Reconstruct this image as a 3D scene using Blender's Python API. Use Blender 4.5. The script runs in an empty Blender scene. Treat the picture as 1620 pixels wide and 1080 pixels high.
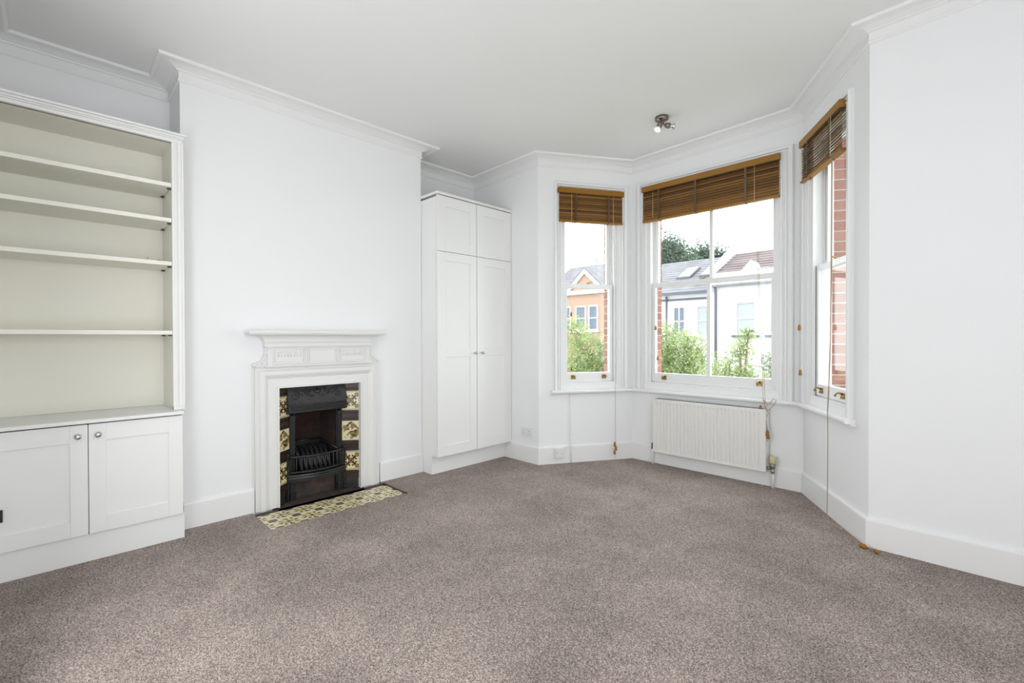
import bpy, bmesh, math, random
from mathutils import Vector, Matrix
random.seed(7)
S = bpy.context.scene
COL = S.collection
R = math.radians

# ------------------------------------------------------------------ camera
YAW, PITCH, ROLL = R(45.05), R(-0.42), R(-0.14)
fw = Vector((-math.sin(YAW)*math.cos(PITCH), math.cos(YAW)*math.cos(PITCH), math.sin(PITCH)))
rt = Vector((math.cos(YAW), math.sin(YAW), 0))
up = rt.cross(fw)
rt2 = rt*math.cos(ROLL)+up*math.sin(ROLL)
up2 = -rt*math.sin(ROLL)+up*math.cos(ROLL)
cd = bpy.data.cameras.new('camera'); cam = bpy.data.objects.new('camera', cd); COL.objects.link(cam)
M = Matrix((rt2, up2, -fw)).transposed().to_4x4(); M.translation = Vector((0, 0, 1.2))
cam.matrix_world = M
cd.sensor_width = 36.0; cd.lens = 735.0/1620*36; cd.clip_start = 0.02; cd.clip_end = 300
S.camera = cam

# ------------------------------------------------------------------ light and exposure
S.view_settings.view_transform = 'Standard'; S.view_settings.look = 'None'
S.view_settings.gamma = 1; S.view_settings.use_curve_mapping = False
S.view_settings.exposure = -0.07
W = bpy.data.worlds.new('overcast_sky'); S.world = W; W.use_nodes = True
bg = W.node_tree.nodes['Background']; bg.inputs[0].default_value = (0.93, 0.97, 1.0, 1); bg.inputs[1].default_value = 5.2

def area(name, loc, target, sx, sy, power, color=(1, 1, 1)):
    l = bpy.data.lights.new(name, 'AREA'); l.shape = 'RECTANGLE'; l.size = sx; l.size_y = sy
    l.energy = power; l.color = color
    o = bpy.data.objects.new(name, l); COL.objects.link(o); o.location = loc
    o.rotation_euler = (Vector(target)-Vector(loc)).to_track_quat('-Z', 'Y').to_euler()
    return o
area('fill_from_right', (2.45, 0.9, 1.45), (-3.5, 1.4, 1.5), 2.0, 2.2, 8, (0.96, 0.985, 1.0))  # added fill lamp on the unseen right side, aimed at the chimney wall
area('fill_from_back_wall', (-1.75, -0.22, 1.3), (-1.2, 3.6, 1.4), 1.7, 2.2, 34, (0.96, 0.985, 1.0))  # added fill panel at the back wall, lifts the bay walls
area('fill_to_alcove', (0.8, 0.2, 1.55), (-3.8, 0.1, 1.75), 1.3, 0.9, 27, (0.96, 0.985, 1.0))  # added fill lamp behind the camera, brightens the bookcase alcove
area('fill_to_ceiling', (1.3, 0.9, 0.35), (-1.4, 1.8, 2.9), 1.6, 1.6, 34, (0.97, 0.985, 1.0))  # added low fill lamp out of view, aimed up to lighten the ceiling

# ------------------------------------------------------------------ materials
class N:
    """tiny arithmetic on shader sockets"""
    def __init__(s, t, o): s.t = t; s.o = o
    def _m(s, op, *a):
        n = s.t.nodes.new('ShaderNodeMath'); n.operation = op
        for i, v in enumerate((s,)+a):
            if isinstance(v, N): s.t.links.new(v.o, n.inputs[i])
            else: n.inputs[i].default_value = v
        return N(s.t, n.outputs[0])
    def __add__(s, b): return s._m('ADD', b)
    def __sub__(s, b): return s._m('SUBTRACT', b)
    def __mul__(s, b): return s._m('MULTIPLY', b)
    def __truediv__(s, b): return s._m('DIVIDE', b)
    def abs(s): return s._m('ABSOLUTE')
    def lt(s, b): return s._m('LESS_THAN', b)
    def gt(s, b): return s._m('GREATER_THAN', b)
    def sin(s): return s._m('SINE')
    def cos(s): return s._m('COSINE')
    def sqrt(s): return s._m('SQRT')
    def at2(s, b): return s._m('ARCTAN2', b)
    def mx(s, b): return s._m('MAXIMUM', b)
    def mn(s, b): return s._m('MINIMUM', b)

def base(name, col, rough=0.6, metal=0.0, spec=0.5):
    m = bpy.data.materials.new(name); m.use_nodes = True
    b = m.node_tree.nodes['Principled BSDF']
    b.inputs['Base Color'].default_value = (*col, 1); b.inputs['Roughness'].default_value = rough
    b.inputs['Metallic'].default_value = metal
    b.inputs['Specular IOR Level'].default_value = spec
    return m, m.node_tree, b
def coords(t, kind='Object', scale=(1, 1, 1)):
    tc = t.nodes.new('ShaderNodeTexCoord'); mp = t.nodes.new('ShaderNodeMapping')
    mp.inputs['Scale'].default_value = scale
    t.links.new(tc.outputs[kind], mp.inputs[0]); return mp.outputs[0]
def noise(t, vec, scale, detail=3, rough=0.55):
    n = t.nodes.new('ShaderNodeTexNoise'); n.inputs['Scale'].default_value = scale
    n.inputs['Detail'].default_value = detail; n.inputs['Roughness'].default_value = rough
    t.links.new(vec, n.inputs['Vector']); return n.outputs[0]
def ramp(t, fac, stops):
    r = t.nodes.new('ShaderNodeValToRGB'); e = r.color_ramp.elements
    e[0].position = stops[0][0]; e[0].color = (*stops[0][1], 1)
    e[1].position = stops[-1][0]; e[1].color = (*stops[-1][1], 1)
    for p, c in stops[1:-1]:
        k = e.new(p); k.color = (*c, 1)
    t.links.new(fac, r.inputs[0]); return r.outputs[0]
def mix(t, fac, a, b):
    n = t.nodes.new('ShaderNodeMix'); n.data_type = 'RGBA'
    for sock, v in ((n.inputs[0], fac), (n.inputs[6], a), (n.inputs[7], b)):
        if isinstance(v, N): v = v.o
        if isinstance(v, (int, float)): sock.default_value = v
        elif isinstance(v, tuple): sock.default_value = (*v, 1)
        else: t.links.new(v, sock)
    return n.outputs[2]
def bump(t, b, h, strength=0.3, dist=0.002):
    n = t.nodes.new('ShaderNodeBump'); n.inputs['Strength'].default_value = strength
    n.inputs['Distance'].default_value = dist
    t.links.new(h, n.inputs['Height']); t.links.new(n.outputs[0], b.inputs['Normal'])
def painted(name, col, rough=0.6, var=0.02, bs=60, bst=0.12, spec=0.4):
    m, t, b = base(name, col, rough, 0, spec)
    v = coords(t)
    c = tuple(max(0, x-var) for x in col)
    t.links.new(ramp(t, noise(t, v, 1.3, 2), [(0.3, c), (0.7, col)]), b.inputs['Base Color'])
    bump(t, b, noise(t, v, bs, 3), bst, 0.001)
    return m
MT = {}
MT['wall'] = painted('white_wall_paint', (0.90, 0.905, 0.915), 0.75, 0.012, 90, 0.15, 0.25)
MT['ceil'] = painted('white_ceiling_paint', (0.86, 0.86, 0.85), 0.85, 0.015, 50, 0.1, 0.2)
MT['trim'] = painted('white_satin_trim', (0.89, 0.89, 0.885), 0.38, 0.01, 40, 0.05, 0.45)
MT['frame'] = painted('white_window_gloss', (0.88, 0.885, 0.89), 0.3, 0.01, 40, 0.05, 0.5)
MT['joinery'] = painted('white_joinery_paint', (0.90, 0.90, 0.89), 0.42, 0.01, 40, 0.04, 0.45)
MT['cream'] = painted('cream_bookcase_paint', (0.91, 0.895, 0.81), 0.5, 0.02, 30, 0.06, 0.4)
MT['mantel'] = painted('white_mantel_paint', (0.83, 0.825, 0.81), 0.42, 0.02, 70, 0.15, 0.45)
MT['radiator'] = painted('radiator_enamel', (0.84, 0.83, 0.80), 0.32, 0.01, 20, 0.02, 0.5)
MT['plastic'] = painted('white_socket_plastic', (0.82, 0.83, 0.85), 0.3, 0.005, 20, 0.02, 0.5)
MT['slot'], _, _ = base('socket_slot_grey', (0.12, 0.12, 0.12), 0.5)
MT['dark'], _, _ = base('dark_draught_strip', (0.05, 0.05, 0.06), 0.6)
MT['black'], _, _ = base('black_plastic', (0.02, 0.02, 0.02), 0.4)
MT['yellow'] = painted('aged_ivory_plastic', (0.70, 0.64, 0.42), 0.45, 0.05)

def metal(name, col, rough, var=0.3):
    m, t, b = base(name, col, rough, 1.0)
    v = coords(t)
    t.links.new(ramp(t, noise(t, v, 60, 3), [(0.3, tuple(x*(1-var) for x in col)), (0.7, col)]), b.inputs['Base Color'])
    return m
MT['chrome'] = metal('brushed_nickel', (0.62, 0.60, 0.58), 0.25)
MT['brass'] = metal('aged_brass', (0.50, 0.34, 0.12), 0.32)
MT['bronze'] = metal('pewter_fitting_metal', (0.33, 0.28, 0.24), 0.3)
MT['valve'] = metal('dull_valve_metal', (0.42, 0.40, 0.34), 0.4)

def iron():
    m, t, b = base('blackened_cast_iron', (0.016, 0.016, 0.018), 0.42, 0.0, 0.6)
    v = coords(t)
    t.links.new(ramp(t, noise(t, v, 25, 5), [(0.3, (0.008, 0.008, 0.009)), (0.75, (0.035, 0.034, 0.036))]), b.inputs['Base Color'])
    bump(t, b, noise(t, v, 180, 3), 0.35, 0.0015); return m
MT['iron'] = iron()
def iron2():
    m, t, b = base('grate_iron', (0.02, 0.02, 0.022), 0.36, 0.3, 0.7)
    v = coords(t); bump(t, b, noise(t, v, 150, 3), 0.3, 0.0015); return m
MT['iron2'] = iron2()
def soot():
    m, t, b = base('sooty_firebrick', (0.06, 0.03, 0.02), 0.9)
    v = coords(t)
    t.links.new(ramp(t, noise(t, v, 9, 6, 0.65), [(0.35, (0.010, 0.008, 0.007)), (0.55, (0.03, 0.014, 0.010)), (0.75, (0.08, 0.03, 0.02))]), b.inputs['Base Color'])
    bump(t, b, noise(t, v, 60, 5), 0.6, 0.004); return m
MT['soot'] = soot()
def slab():
    m, t, b = base('worn_hearth_concrete', (0.1, 0.07, 0.06), 0.85)
    v = coords(t)
    t.links.new(ramp(t, noise(t, v, 12, 6, 0.7), [(0.3, (0.035, 0.026, 0.022)), (0.52, (0.06, 0.045, 0.04)), (0.72, (0.13, 0.055, 0.03))]), b.inputs['Base Color'])
    bump(t, b, noise(t, v, 70, 5), 0.5, 0.004); return m
MT['slab'] = slab()
def glassm():
    m = bpy.data.materials.new('window_glass'); m.use_nodes = True; t = m.node_tree; t.nodes.clear()
    o = t.nodes.new('ShaderNodeOutputMaterial'); tr = t.nodes.new('ShaderNodeBsdfTransparent')
    tr.inputs[0].default_value = (0.96, 0.98, 0.97, 1)
    g = t.nodes.new('ShaderNodeBsdfGlossy'); g.inputs['Roughness'].default_value = 0.02
    lw = t.nodes.new('ShaderNodeLayerWeight'); lw.inputs[0].default_value = 0.5
    f5 = N(t, lw.outputs['Facing']); f5 = f5*f5*f5*f5*0.35+0.035
    mx = t.nodes.new('ShaderNodeMixShader')
    t.links.new(f5.o, mx.inputs[0]); t.links.new(tr.outputs[0], mx.inputs[1]); t.links.new(g.outputs[0], mx.inputs[2])
    t.links.new(mx.outputs[0], o.inputs[0]); return m
MT['glass'] = glassm()
def wood():
    m, t, b = base('honey_oak_blind', (0.30, 0.15, 0.035), 0.45)
    v = coords(t, 'Generated', (2, 30, 6))
    oi = t.nodes.new('ShaderNodeObjectInfo'); f = N(t, oi.outputs['Random'])*0.55+N(t, noise(t, v, 3, 4))*0.45
    t.links.new(ramp(t, f.o, [(0.2, (0.085, 0.036, 0.008)), (0.8, (0.30, 0.150, 0.038))]), b.inputs['Base Color'])
    return m
MT['wood'] = wood()
MT['woodlt'] = painted('light_oak_rail', (0.34, 0.175, 0.035), 0.45, 0.06, 60, 0.05)
MT['tape'] = painted('taupe_ladder_tape', (0.15, 0.11, 0.075), 0.9, 0.05)
MT['cordm'] = painted('beige_cotton_cord', (0.48, 0.34, 0.24), 0.9, 0.05)
MT['cordl'] = painted('pale_cord', (0.72, 0.60, 0.42), 0.9, 0.05)
def carpet():
    m, t, b = base('taupe_twist_carpet', (0.3, 0.25, 0.22), 0.95, 0, 0.1)
    v = coords(t)
    vo = t.nodes.new('ShaderNodeTexVoronoi'); vo.inputs['Scale'].default_value = 300
    t.links.new(v, vo.inputs['Vector'])
    sp = t.nodes.new('ShaderNodeSeparateColor'); t.links.new(vo.outputs['Color'], sp.inputs[0])
    n1 = noise(t, v, 130, 2)
    f = (N(t, sp.outputs[0])*0.62 + N(t, n1)*0.38)
    c = ramp(t, f.o, [(0.12, (0.105, 0.083, 0.073)), (0.4, (0.268, 0.218, 0.193)), (0.62, (0.44, 0.368, 0.331)), (0.9, (0.78, 0.69, 0.635))])
    big = ramp(t, noise(t, v, 1.7, 5, 0.62), [(0.35, (0.76, 0.76, 0.76)), (0.65, (1.12, 1.12, 1.12))])
    mm = t.nodes.new('ShaderNodeMix'); mm.data_type = 'RGBA'; mm.blend_type = 'MULTIPLY'; mm.inputs[0].default_value = 1
    t.links.new(c, mm.inputs[6]); t.links.new(big, mm.inputs[7]); t.links.new(mm.outputs[2], b.inputs['Base Color'])
    bump(t, b, f.o, 0.7, 0.004); return m
MT['carpet'] = carpet()
def brickm(name, a, c):
    m, t, b = base(name, a, 0.9)
    oi = t.nodes.new('ShaderNodeObjectInfo')
    v = coords(t)
    f = N(t, oi.outputs['Random'])*0.6+N(t, noise(t, v, 40, 3))*0.4
    t.links.new(ramp(t, f.o, [(0.2, a), (0.8, c)]), b.inputs['Base Color'])
    bump(t, b, noise(t, v, 80, 3), 0.4, 0.003); return m
MT['brick'] = brickm('red_brick', (0.24, 0.095, 0.07), (0.36, 0.17, 0.13))
MT['mortar'] = painted('pale_mortar', (0.62, 0.58, 0.54), 0.95, 0.06)
MT['farbrick'] = brickm('weathered_orange_brick', (0.33, 0.21, 0.155), (0.38, 0.255, 0.20))
MT['render'] = painted('white_render', (0.60, 0.60, 0.61), 0.9, 0.03)
MT['slate'] = painted('grey_slate', (0.185, 0.18, 0.195), 0.8, 0.06)
MT['redtile'] = painted('brown_roof_tile', (0.20, 0.165, 0.165), 0.85, 0.06)
MT['fardark'] = painted('dark_far_glass', (0.10, 0.13, 0.17), 0.2, 0.02)
MT['farpale'] = painted('net_curtained_glass', (0.30, 0.31, 0.32), 0.3, 0.03)
MT['pipe'] = painted('grey_downpipe', (0.10, 0.10, 0.13), 0.6, 0.02)
MT['ground'] = painted('garden_ground', (0.22, 0.24, 0.14), 0.95, 0.05)
MT['asphalt'] = painted('street_asphalt', (0.2, 0.2, 0.2), 0.95, 0.03)
MT['bark'] = painted('grey_bark', (0.22, 0.17, 0.13), 0.95, 0.06)
def leafm(name, a, c):
    m, t, b = base(name, a, 0.7)
    v = coords(t)
    cc = ramp(t, noise(t, v, 4.0, 4, 0.7), [(0.35, a), (0.65, c)])
    t.links.new(cc, b.inputs['Base Color'])
    tr = t.nodes.new('ShaderNodeBsdfTranslucent'); t.links.new(cc, tr.inputs[0])
    mx = t.nodes.new('ShaderNodeMixShader'); mx.inputs[0].default_value = 0.4
    o = t.nodes['Material Output']
    t.links.new(b.outputs[0], mx.inputs[1]); t.links.new(tr.outputs[0], mx.inputs[2]); t.links.new(mx.outputs[0], o.inputs[0])
    return m
MT['leafn'] = leafm('fresh_green_leaf', (0.17, 0.24, 0.06), (0.42, 0.48, 0.24))
MT['leafg'] = leafm('grey_green_leaf', (0.12, 0.17, 0.09), (0.32, 0.37, 0.26))
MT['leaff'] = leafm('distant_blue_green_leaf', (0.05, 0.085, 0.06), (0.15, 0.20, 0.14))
def emis(name, col, st):
    m, t, b = base(name, col, 0.3)
    b.inputs['Emission Color'].default_value = (*col, 1); b.inputs['Emission Strength'].default_value = st
    return m
MT['bulb'] = emis('lit_bulb_face', (1.0, 0.88, 0.58), 3.0)
MT['reflector'] = metal('bulb_reflector', (0.80, 0.84, 0.88), 0.12, 0.2)

def tile_nodes(t):
    tc = t.nodes.new('ShaderNodeTexCoord'); sp = t.nodes.new('ShaderNodeSeparateXYZ')
    t.links.new(tc.outputs['Object'], sp.inputs[0])
    u = N(t, sp.outputs[0])/0.075; v = N(t, sp.outputs[1])/0.075
    r = (u*u+v*v).sqrt(); th = v.at2(u)
    return u, v, r, th
CRM, OLV, BRN, GRY = (0.80, 0.69, 0.42), (0.30, 0.22, 0.07), (0.045, 0.022, 0.012), (0.17, 0.135, 0.13)
def hearth_tile():
    m, t, b = base('cream_and_olive_encaustic_tile', CRM, 0.35, 0, 0.5)
    u, v, r, th = tile_nodes(t)
    CR2 = (0.84, 0.76, 0.50)
    c = mix(t, ((th*8.0).sin()*0.5+(r*11.0).sin()*0.5).gt(0.45), CR2, OLV)
    petal = ((th*4.0).cos().abs()*0.62-r).abs().lt(0.055)
    c = mix(t, petal, c, BRN)
    c = mix(t, ((th*2.0).sin().abs().lt(0.16))*(r.gt(0.25))*(r.lt(0.72)), c, BRN)
    c = mix(t, r.lt(0.13), c, BRN)
    w = N(t, noise(t, coords(t), 55, 3))
    c = mix(t, w.gt(0.63), c, OLV)
    cx = u.abs()-1.0; cy = v.abs()-1.0
    c = mix(t, (cx.abs().mx(cy.abs())).lt(0.34), c, GRY)
    t.links.new(c, b.inputs['Base Color']); bump(t, b, w.o, 0.1, 0.001); return m
MT['htile'] = hearth_tile()
def cheek_tile(kind):
    m, t, b = base('glazed_leaf_tile' if kind == 0 else 'glazed_bird_tile', CRM, 0.2, 0, 0.6)
    u, v, r, th = tile_nodes(t)
    c = CRM
    if kind == 0:
        a = u.abs(); d = v.abs()
        diag = (a-d).abs()
        leaf = ((r*9.0).sin()*0.16+0.13)
        c = mix(t, diag.lt(leaf)*r.lt(1.1), CRM, OLV)
        c = mix(t, (diag-leaf).abs().lt(0.045)*r.lt(1.1), c, BRN)
        c = mix(t, ((th*4.0).cos().lt(-0.55))*(r.gt(0.16))*(r.lt(0.62)), c, BRN)
        c = mix(t, r.lt(0.10), c, BRN)
        c = mix(t, ((a-0.5)*(a-0.5)+(d-0.17)*(d-0.17)).sqrt().lt(0.10), c, BRN)
        c = mix(t, ((a-0.17)*(a-0.17)+(d-0.5)*(d-0.5)).sqrt().lt(0.10), c, BRN)
        c = mix(t, (a.mx(d).gt(0.84))*((a*20.0).sin()*(d*20.0).sin()).abs().lt(0.35), c, OLV)
    else:
        w = N(t, noise(t, coords(t), 26, 2)); w2 = N(t, noise(t, coords(t, scale=(1, 1.6, 1)), 40, 2))
        c = mix(t, (w.gt(0.52))*(r.lt(0.9)), CRM, OLV)
        c = mix(t, ((w-0.52).abs().lt(0.028))*(r.lt(0.95)), c, BRN)
        c = mix(t, (w2.gt(0.60))*(r.lt(0.8)), c, BRN)
    t.links.new(c, b.inputs['Base Color']); return m
MT['ctile'] = cheek_tile(0); MT['btile'] = cheek_tile(1)
MT['stile'] = painted('brown_strip_tile', (0.075, 0.04, 0.018), 0.25, 0.06)

# ------------------------------------------------------------------ mesh helpers
class MB:
    def __init__(s): s.v = []; s.f = []; s.sm = []
    def add(s, vs, fs, smooth=False):
        o = len(s.v); s.v += [tuple(p) for p in vs]; s.f += [tuple(i+o for i in f) for f in fs]; s.sm += [smooth]*len(fs)
    def hexa(s, b4, t4):
        s.add(list(b4)+list(t4), [(3, 2, 1, 0), (4, 5, 6, 7), (0, 1, 5, 4), (1, 2, 6, 5), (2, 3, 7, 6), (3, 0, 4, 7)])
    def box(s, x0, x1, y0, y1, z0, z1):
        s.hexa([(x0, y0, z0), (x1, y0, z0), (x1, y1, z0), (x0, y1, z0)], [(x0, y0, z1), (x1, y0, z1), (x1, y1, z1), (x0, y1, z1)])
    def prism(s, poly, z0, z1, zf=None):
        n = len(poly)
        lo = [(p[0], p[1], z0) for p in poly]; hi = [(p[0], p[1], (zf(p[0]) if zf else z1)) for p in poly]
        s.add(lo+hi, [tuple(range(n-1, -1, -1)), tuple(range(n, 2*n))]+[(i, (i+1) % n, n+(i+1) % n, n+i) for i in range(n)])
    def extrude(s, poly3, vec, smooth=False):
        n = len(poly3); vec = Vector(vec)
        lo = [Vector(p) for p in poly3]; hi = [p+vec for p in lo]
        s.add(lo+hi, [tuple(range(n-1, -1, -1)), tuple(range(n, 2*n))]); o = len(s.v)-2*n
        for i in range(n):
            s.f.append((o+i, o+(i+1) % n, o+n+(i+1) % n, o+n+i)); s.sm.append(smooth)
    def tube(s, pts, r, seg=8, cap=True):
        pts = [Vector(p) for p in pts]; rs = r if isinstance(r, (list, tuple)) else [r]*len(pts)
        vs = []; prev = None
        for i, p in enumerate(pts):
            d = (pts[min(i+1, len(pts)-1)]-pts[max(i-1, 0)]).normalized()
            if prev is None:
                a = Vector((0, 0, 1)) if abs(d.z) < 0.9 else Vector((1, 0, 0)); x = d.cross(a).normalized()
            else: x = (prev-d*prev.dot(d)).normalized()
            prev = x; y = d.cross(x)
            for k in range(seg):
                an = 2*math.pi*k/seg; vs.append(p+(x*math.cos(an)+y*math.sin(an))*rs[i])
        fs = []
        for i in range(len(pts)-1):
            for k in range(seg):
                a = i*seg+k; b = i*seg+(k+1) % seg; fs.append((a, b, b+seg, a+seg))
        if cap: fs.append(tuple(range(seg-1, -1, -1))); fs.append(tuple(range((len(pts)-1)*seg, len(pts)*seg)))
        s.add(vs, fs, True)
    def lathe(s, prof, origin, axis, seg=16):
        axis = Vector(axis).normalized(); a = Vector((0, 0, 1)) if abs(axis.z) < 0.9 else Vector((1, 0, 0))
        x = axis.cross(a).normalized(); y = axis.cross(x); o = Vector(origin); vs = []
        for (r, h) in prof:
            for k in range(seg):
                an = 2*math.pi*k/seg; vs.append(o+axis*h+(x*math.cos(an)+y*math.sin(an))*r)
        fs = [(i*seg+k, i*seg+(k+1) % seg, (i+1)*seg+(k+1) % seg, (i+1)*seg+k) for i in range(len(prof)-1) for k in range(seg)]
        fs.append(tuple(range(seg-1, -1, -1))); fs.append(tuple(range((len(prof)-1)*seg, len(prof)*seg)))
        s.add(vs, fs, True)
    def build(s, name, m, parent=None, bevel=0.0, loc=None):
        me = bpy.data.meshes.new(name); vs = s.v
        if loc is not None: vs = [tuple(Vector(p)-Vector(loc)) for p in vs]
        me.from_pydata(vs, [], s.f); me.update()
        bm = bmesh.new(); bm.from_mesh(me); bmesh.ops.recalc_face_normals(bm, faces=bm.faces); bm.to_mesh(me); bm.free()
        me.polygons.foreach_set('use_smooth', s.sm)
        me.materials.append(m)
        o = bpy.data.objects.new(name, me); COL.objects.link(o)
        if loc is not None: o.location = loc
        if parent: o.parent = parent; 
        if parent and loc is None: pass
        if parent: o.matrix_parent_inverse = parent_inv(parent)
        if bevel:
            b = o.modifiers.new('bevel', 'BEVEL'); b.width = bevel; b.segments = 2; b.limit_method = 'ANGLE'
        return o
def wm(o):
    m = Matrix.Translation(o.location) @ o.rotation_euler.to_matrix().to_4x4()
    if o.parent: m = wm(o.parent) @ o.matrix_parent_inverse @ m
    return m
def parent_inv(p): return wm(p).inverted()
def empty(name, loc, rz=0.0):
    o = bpy.data.objects.new(name, None); COL.objects.link(o); o.location = loc; o.rotation_euler = (0, 0, rz)
    o.empty_display_size = 0.1; return o
def tag(o, label=None, cat=None, group=None, kind=None):
    if label: o['label'] = label
    if cat: o['category'] = cat
    if group: o['group'] = group
    if kind: o['kind'] = kind
    return o
def struct(o, label, cat='wall'): return tag(o, label, cat, None, 'structure')

# ------------------------------------------------------------------ room geometry
XA, XC = -3.88, -3.537            # alcove wall, chimney breast face
CY0, CY1 = 0.594, 2.378           # chimney breast
YB = -0.265                       # wall behind the bookcase end
XR = 2.6
PA, PB, PC, PD = [Vector(p) for p in ((-2.9373, 3.288), (-2.4383, 4.133), (-0.9491, 4.133), (-0.4391, 3.328))]
PF0 = Vector((XA, 3.288)); PF1 = Vector((XR, 3.328))
def Hc(x): return 2.905+0.019*(x+3.5)

def offs(P, Q, t):
    d = (Q-P).normalized(); n = Vector((-d.y, d.x)); return P+n*t, d
def inter(P, d, Q, e):
    den = d.x*(-e.y)+e.x*d.y
    s = ((Q.x-P.x)*(-e.y)+e.x*(Q.y-P.y))/den; return P+d*s
CH = [PF0, PA, PB, PC, PD, PF1]
def vert(i, t):
    """mitred offset of bay chain vertex i by t (outwards positive)"""
    if i == 0: P, d = offs(CH[0], CH[1], t); return P
    if i == len(CH)-1: P, d = offs(CH[-2], CH[-1], t); return P+d*(CH[-1]-CH[-2]).length
    P, d = offs(CH[i-1], CH[i], t); Q, e = offs(CH[i], CH[i+1], t); return inter(P, d, Q, e)
class Wall:
    def __init__(s, i):
        s.i = i; s.P = CH[i]; s.Q = CH[i+1]; s.L = (s.Q-s.P).length; s.d = (s.Q-s.P).normalized(); s.n = Vector((-s.d.y, s.d.x))
        s.ang = math.atan2(s.d.y, s.d.x)
    def pt(s, a, t, z=None):
        if a is None or a == 0: p = vert(s.i, t)
        elif a == s.L: p = vert(s.i+1, t)
        else: p = s.P+s.d*a+s.n*t
        return (p.x, p.y) if z is None else (p.x, p.y, z)
    def box(s, mb, a0, a1, t0, t1, z0, z1):
        q = lambda z: [s.pt(a0, t0, z), s.pt(a1, t0, z), s.pt(a1, t1, z), s.pt(a0, t1, z)]
        mb.hexa(q(z0), q(z1))
FL, BL, BC, BR, FR = [Wall(i) for i in range(5)]

# floor: carpet with a cut-out for the hearth
HX0, HX1, HY0, HY1 = -3.47, -3.13, 0.985, 1.955
cp = MB()
def fpoly(mb, poly, z0, z1): mb.prism(poly, z0, z1)
fpoly(cp, [(XA-.05, YB-.05), (XR+.05, YB-.05), (XR+.05, HY0), (XA-.05, HY0)], -0.05, 0.0)
fpoly(cp, [(HX1, HY0), (XR+.05, HY0), (XR+.05, HY1), (HX1, HY1)], -0.05, 0.0)
fpoly(cp, [(XA-.05, HY1), (XR+.05, HY1), (XR+.05, 3.37), vert(4, .04), vert(3, .04), vert(2, .04), vert(1, .04), (XA-.05, 3.33)], -0.05, 0.0)
floor = struct(cp.build('floor', MT['carpet']), 'taupe twist pile carpet fitted across the whole room floor', 'floor')
sub = MB(); sub.prism([(XA-.2, YB-.2), (XR+.2, YB-.2), (XR+.2, 3.5), vert(4, .3), vert(3, .3), vert(2, .3), vert(1, .3), (XA-.2, 3.5)], -0.3, -0.052)
struct(sub.build('floor', MT['slab']), 'rough concrete sub floor seen only under the hearth gap', 'floor')
# ceiling
ce = MB(); poly = [(XA-.2, YB-.2), (XR+.2, YB-.2), (XR+.2, 3.6), vert(4, .3), vert(3, .3), vert(2, .3), vert(1, .3), (XA-.2, 3.6)]
n = len(poly)
ce.add([(p[0], p[1], Hc(p[0])) for p in poly]+[(p[0], p[1], Hc(p[0])+.2) for p in poly],
       [tuple(range(n-1, -1, -1)), tuple(range(n, 2*n))]+[(i, (i+1) % n, n+(i+1) % n, n+i) for i in range(n)])
struct(ce.build('ceiling', MT['ceil']), 'plain white painted ceiling', 'ceiling')
ZT = 3.06
def wallbox(name, label, boxes):
    m = MB()
    for b in boxes: m.box(*b)
    return struct(m.build(name, MT['wall']), label)
wallbox('wall_left', 'white alcove wall above the wardrobe and behind the bookcase', [(XA-.15, XA, YB-.15, 3.5, -.05, ZT)])
wallbox('wall_chimney_breast', 'white chimney breast wall projecting around the fireplace',
        [(XA, XC, CY0, 1.135, -.05, ZT), (XA, XC, 1.795, CY1, -.05, ZT), (XA, XC, 1.135, 1.795, .87, ZT), (XA, XA+.02, 1.135, 1.795, -.05, .87)])
wallbox('wall_back', 'white wall closing the left alcove at the frame edge', [(XA, XR+.15, YB-.15, YB, -.05, ZT)])
wallbox('wall_right', 'white wall at the far right end of the room outside the frame', [(XR, XR+.15, YB, 3.5, -.05, ZT)])
def bwall(w, name, label, op=None, t1=.128):
    m = MB(); L = w.L
    if op is None: w.box(m, 0, L, 0, t1, -.05, ZT)
    else:
        a, b, z0, z1 = op
        w.box(m, 0, a, 0, t1, -.05, ZT); w.box(m, b, L, 0, t1, -.05, ZT)
        w.box(m, a, b, 0, t1, -.05, z0); w.box(m, a, b, 0, t1, z1, ZT)
    return struct(m.build(name, MT['wall']), label)
WIN = {1: (BL, .235, .807, 2.615), 2: (BC, .175, 1.318, 2.63), 3: (BR, .146, .718, 2.64)}
ZS = .735
bwall(FL, 'wall_front_left', 'white wall return right of the wardrobe with the double socket')
bwall(BL, 'wall_bay_left', 'white left angled bay wall around the narrow window', (.205, .837, ZS, 2.66))
bwall(BC, 'wall_bay_centre', 'white central bay wall above and below the wide window', (.145, 1.348, ZS, 2.67))
bwall(BR, 'wall_bay_right', 'white right angled bay wall around the obliquely seen window', (.116, .748, ZS, 2.68))
bwall(FR, 'wall_front_right', 'broad plain white wall right of the bay')

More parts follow.
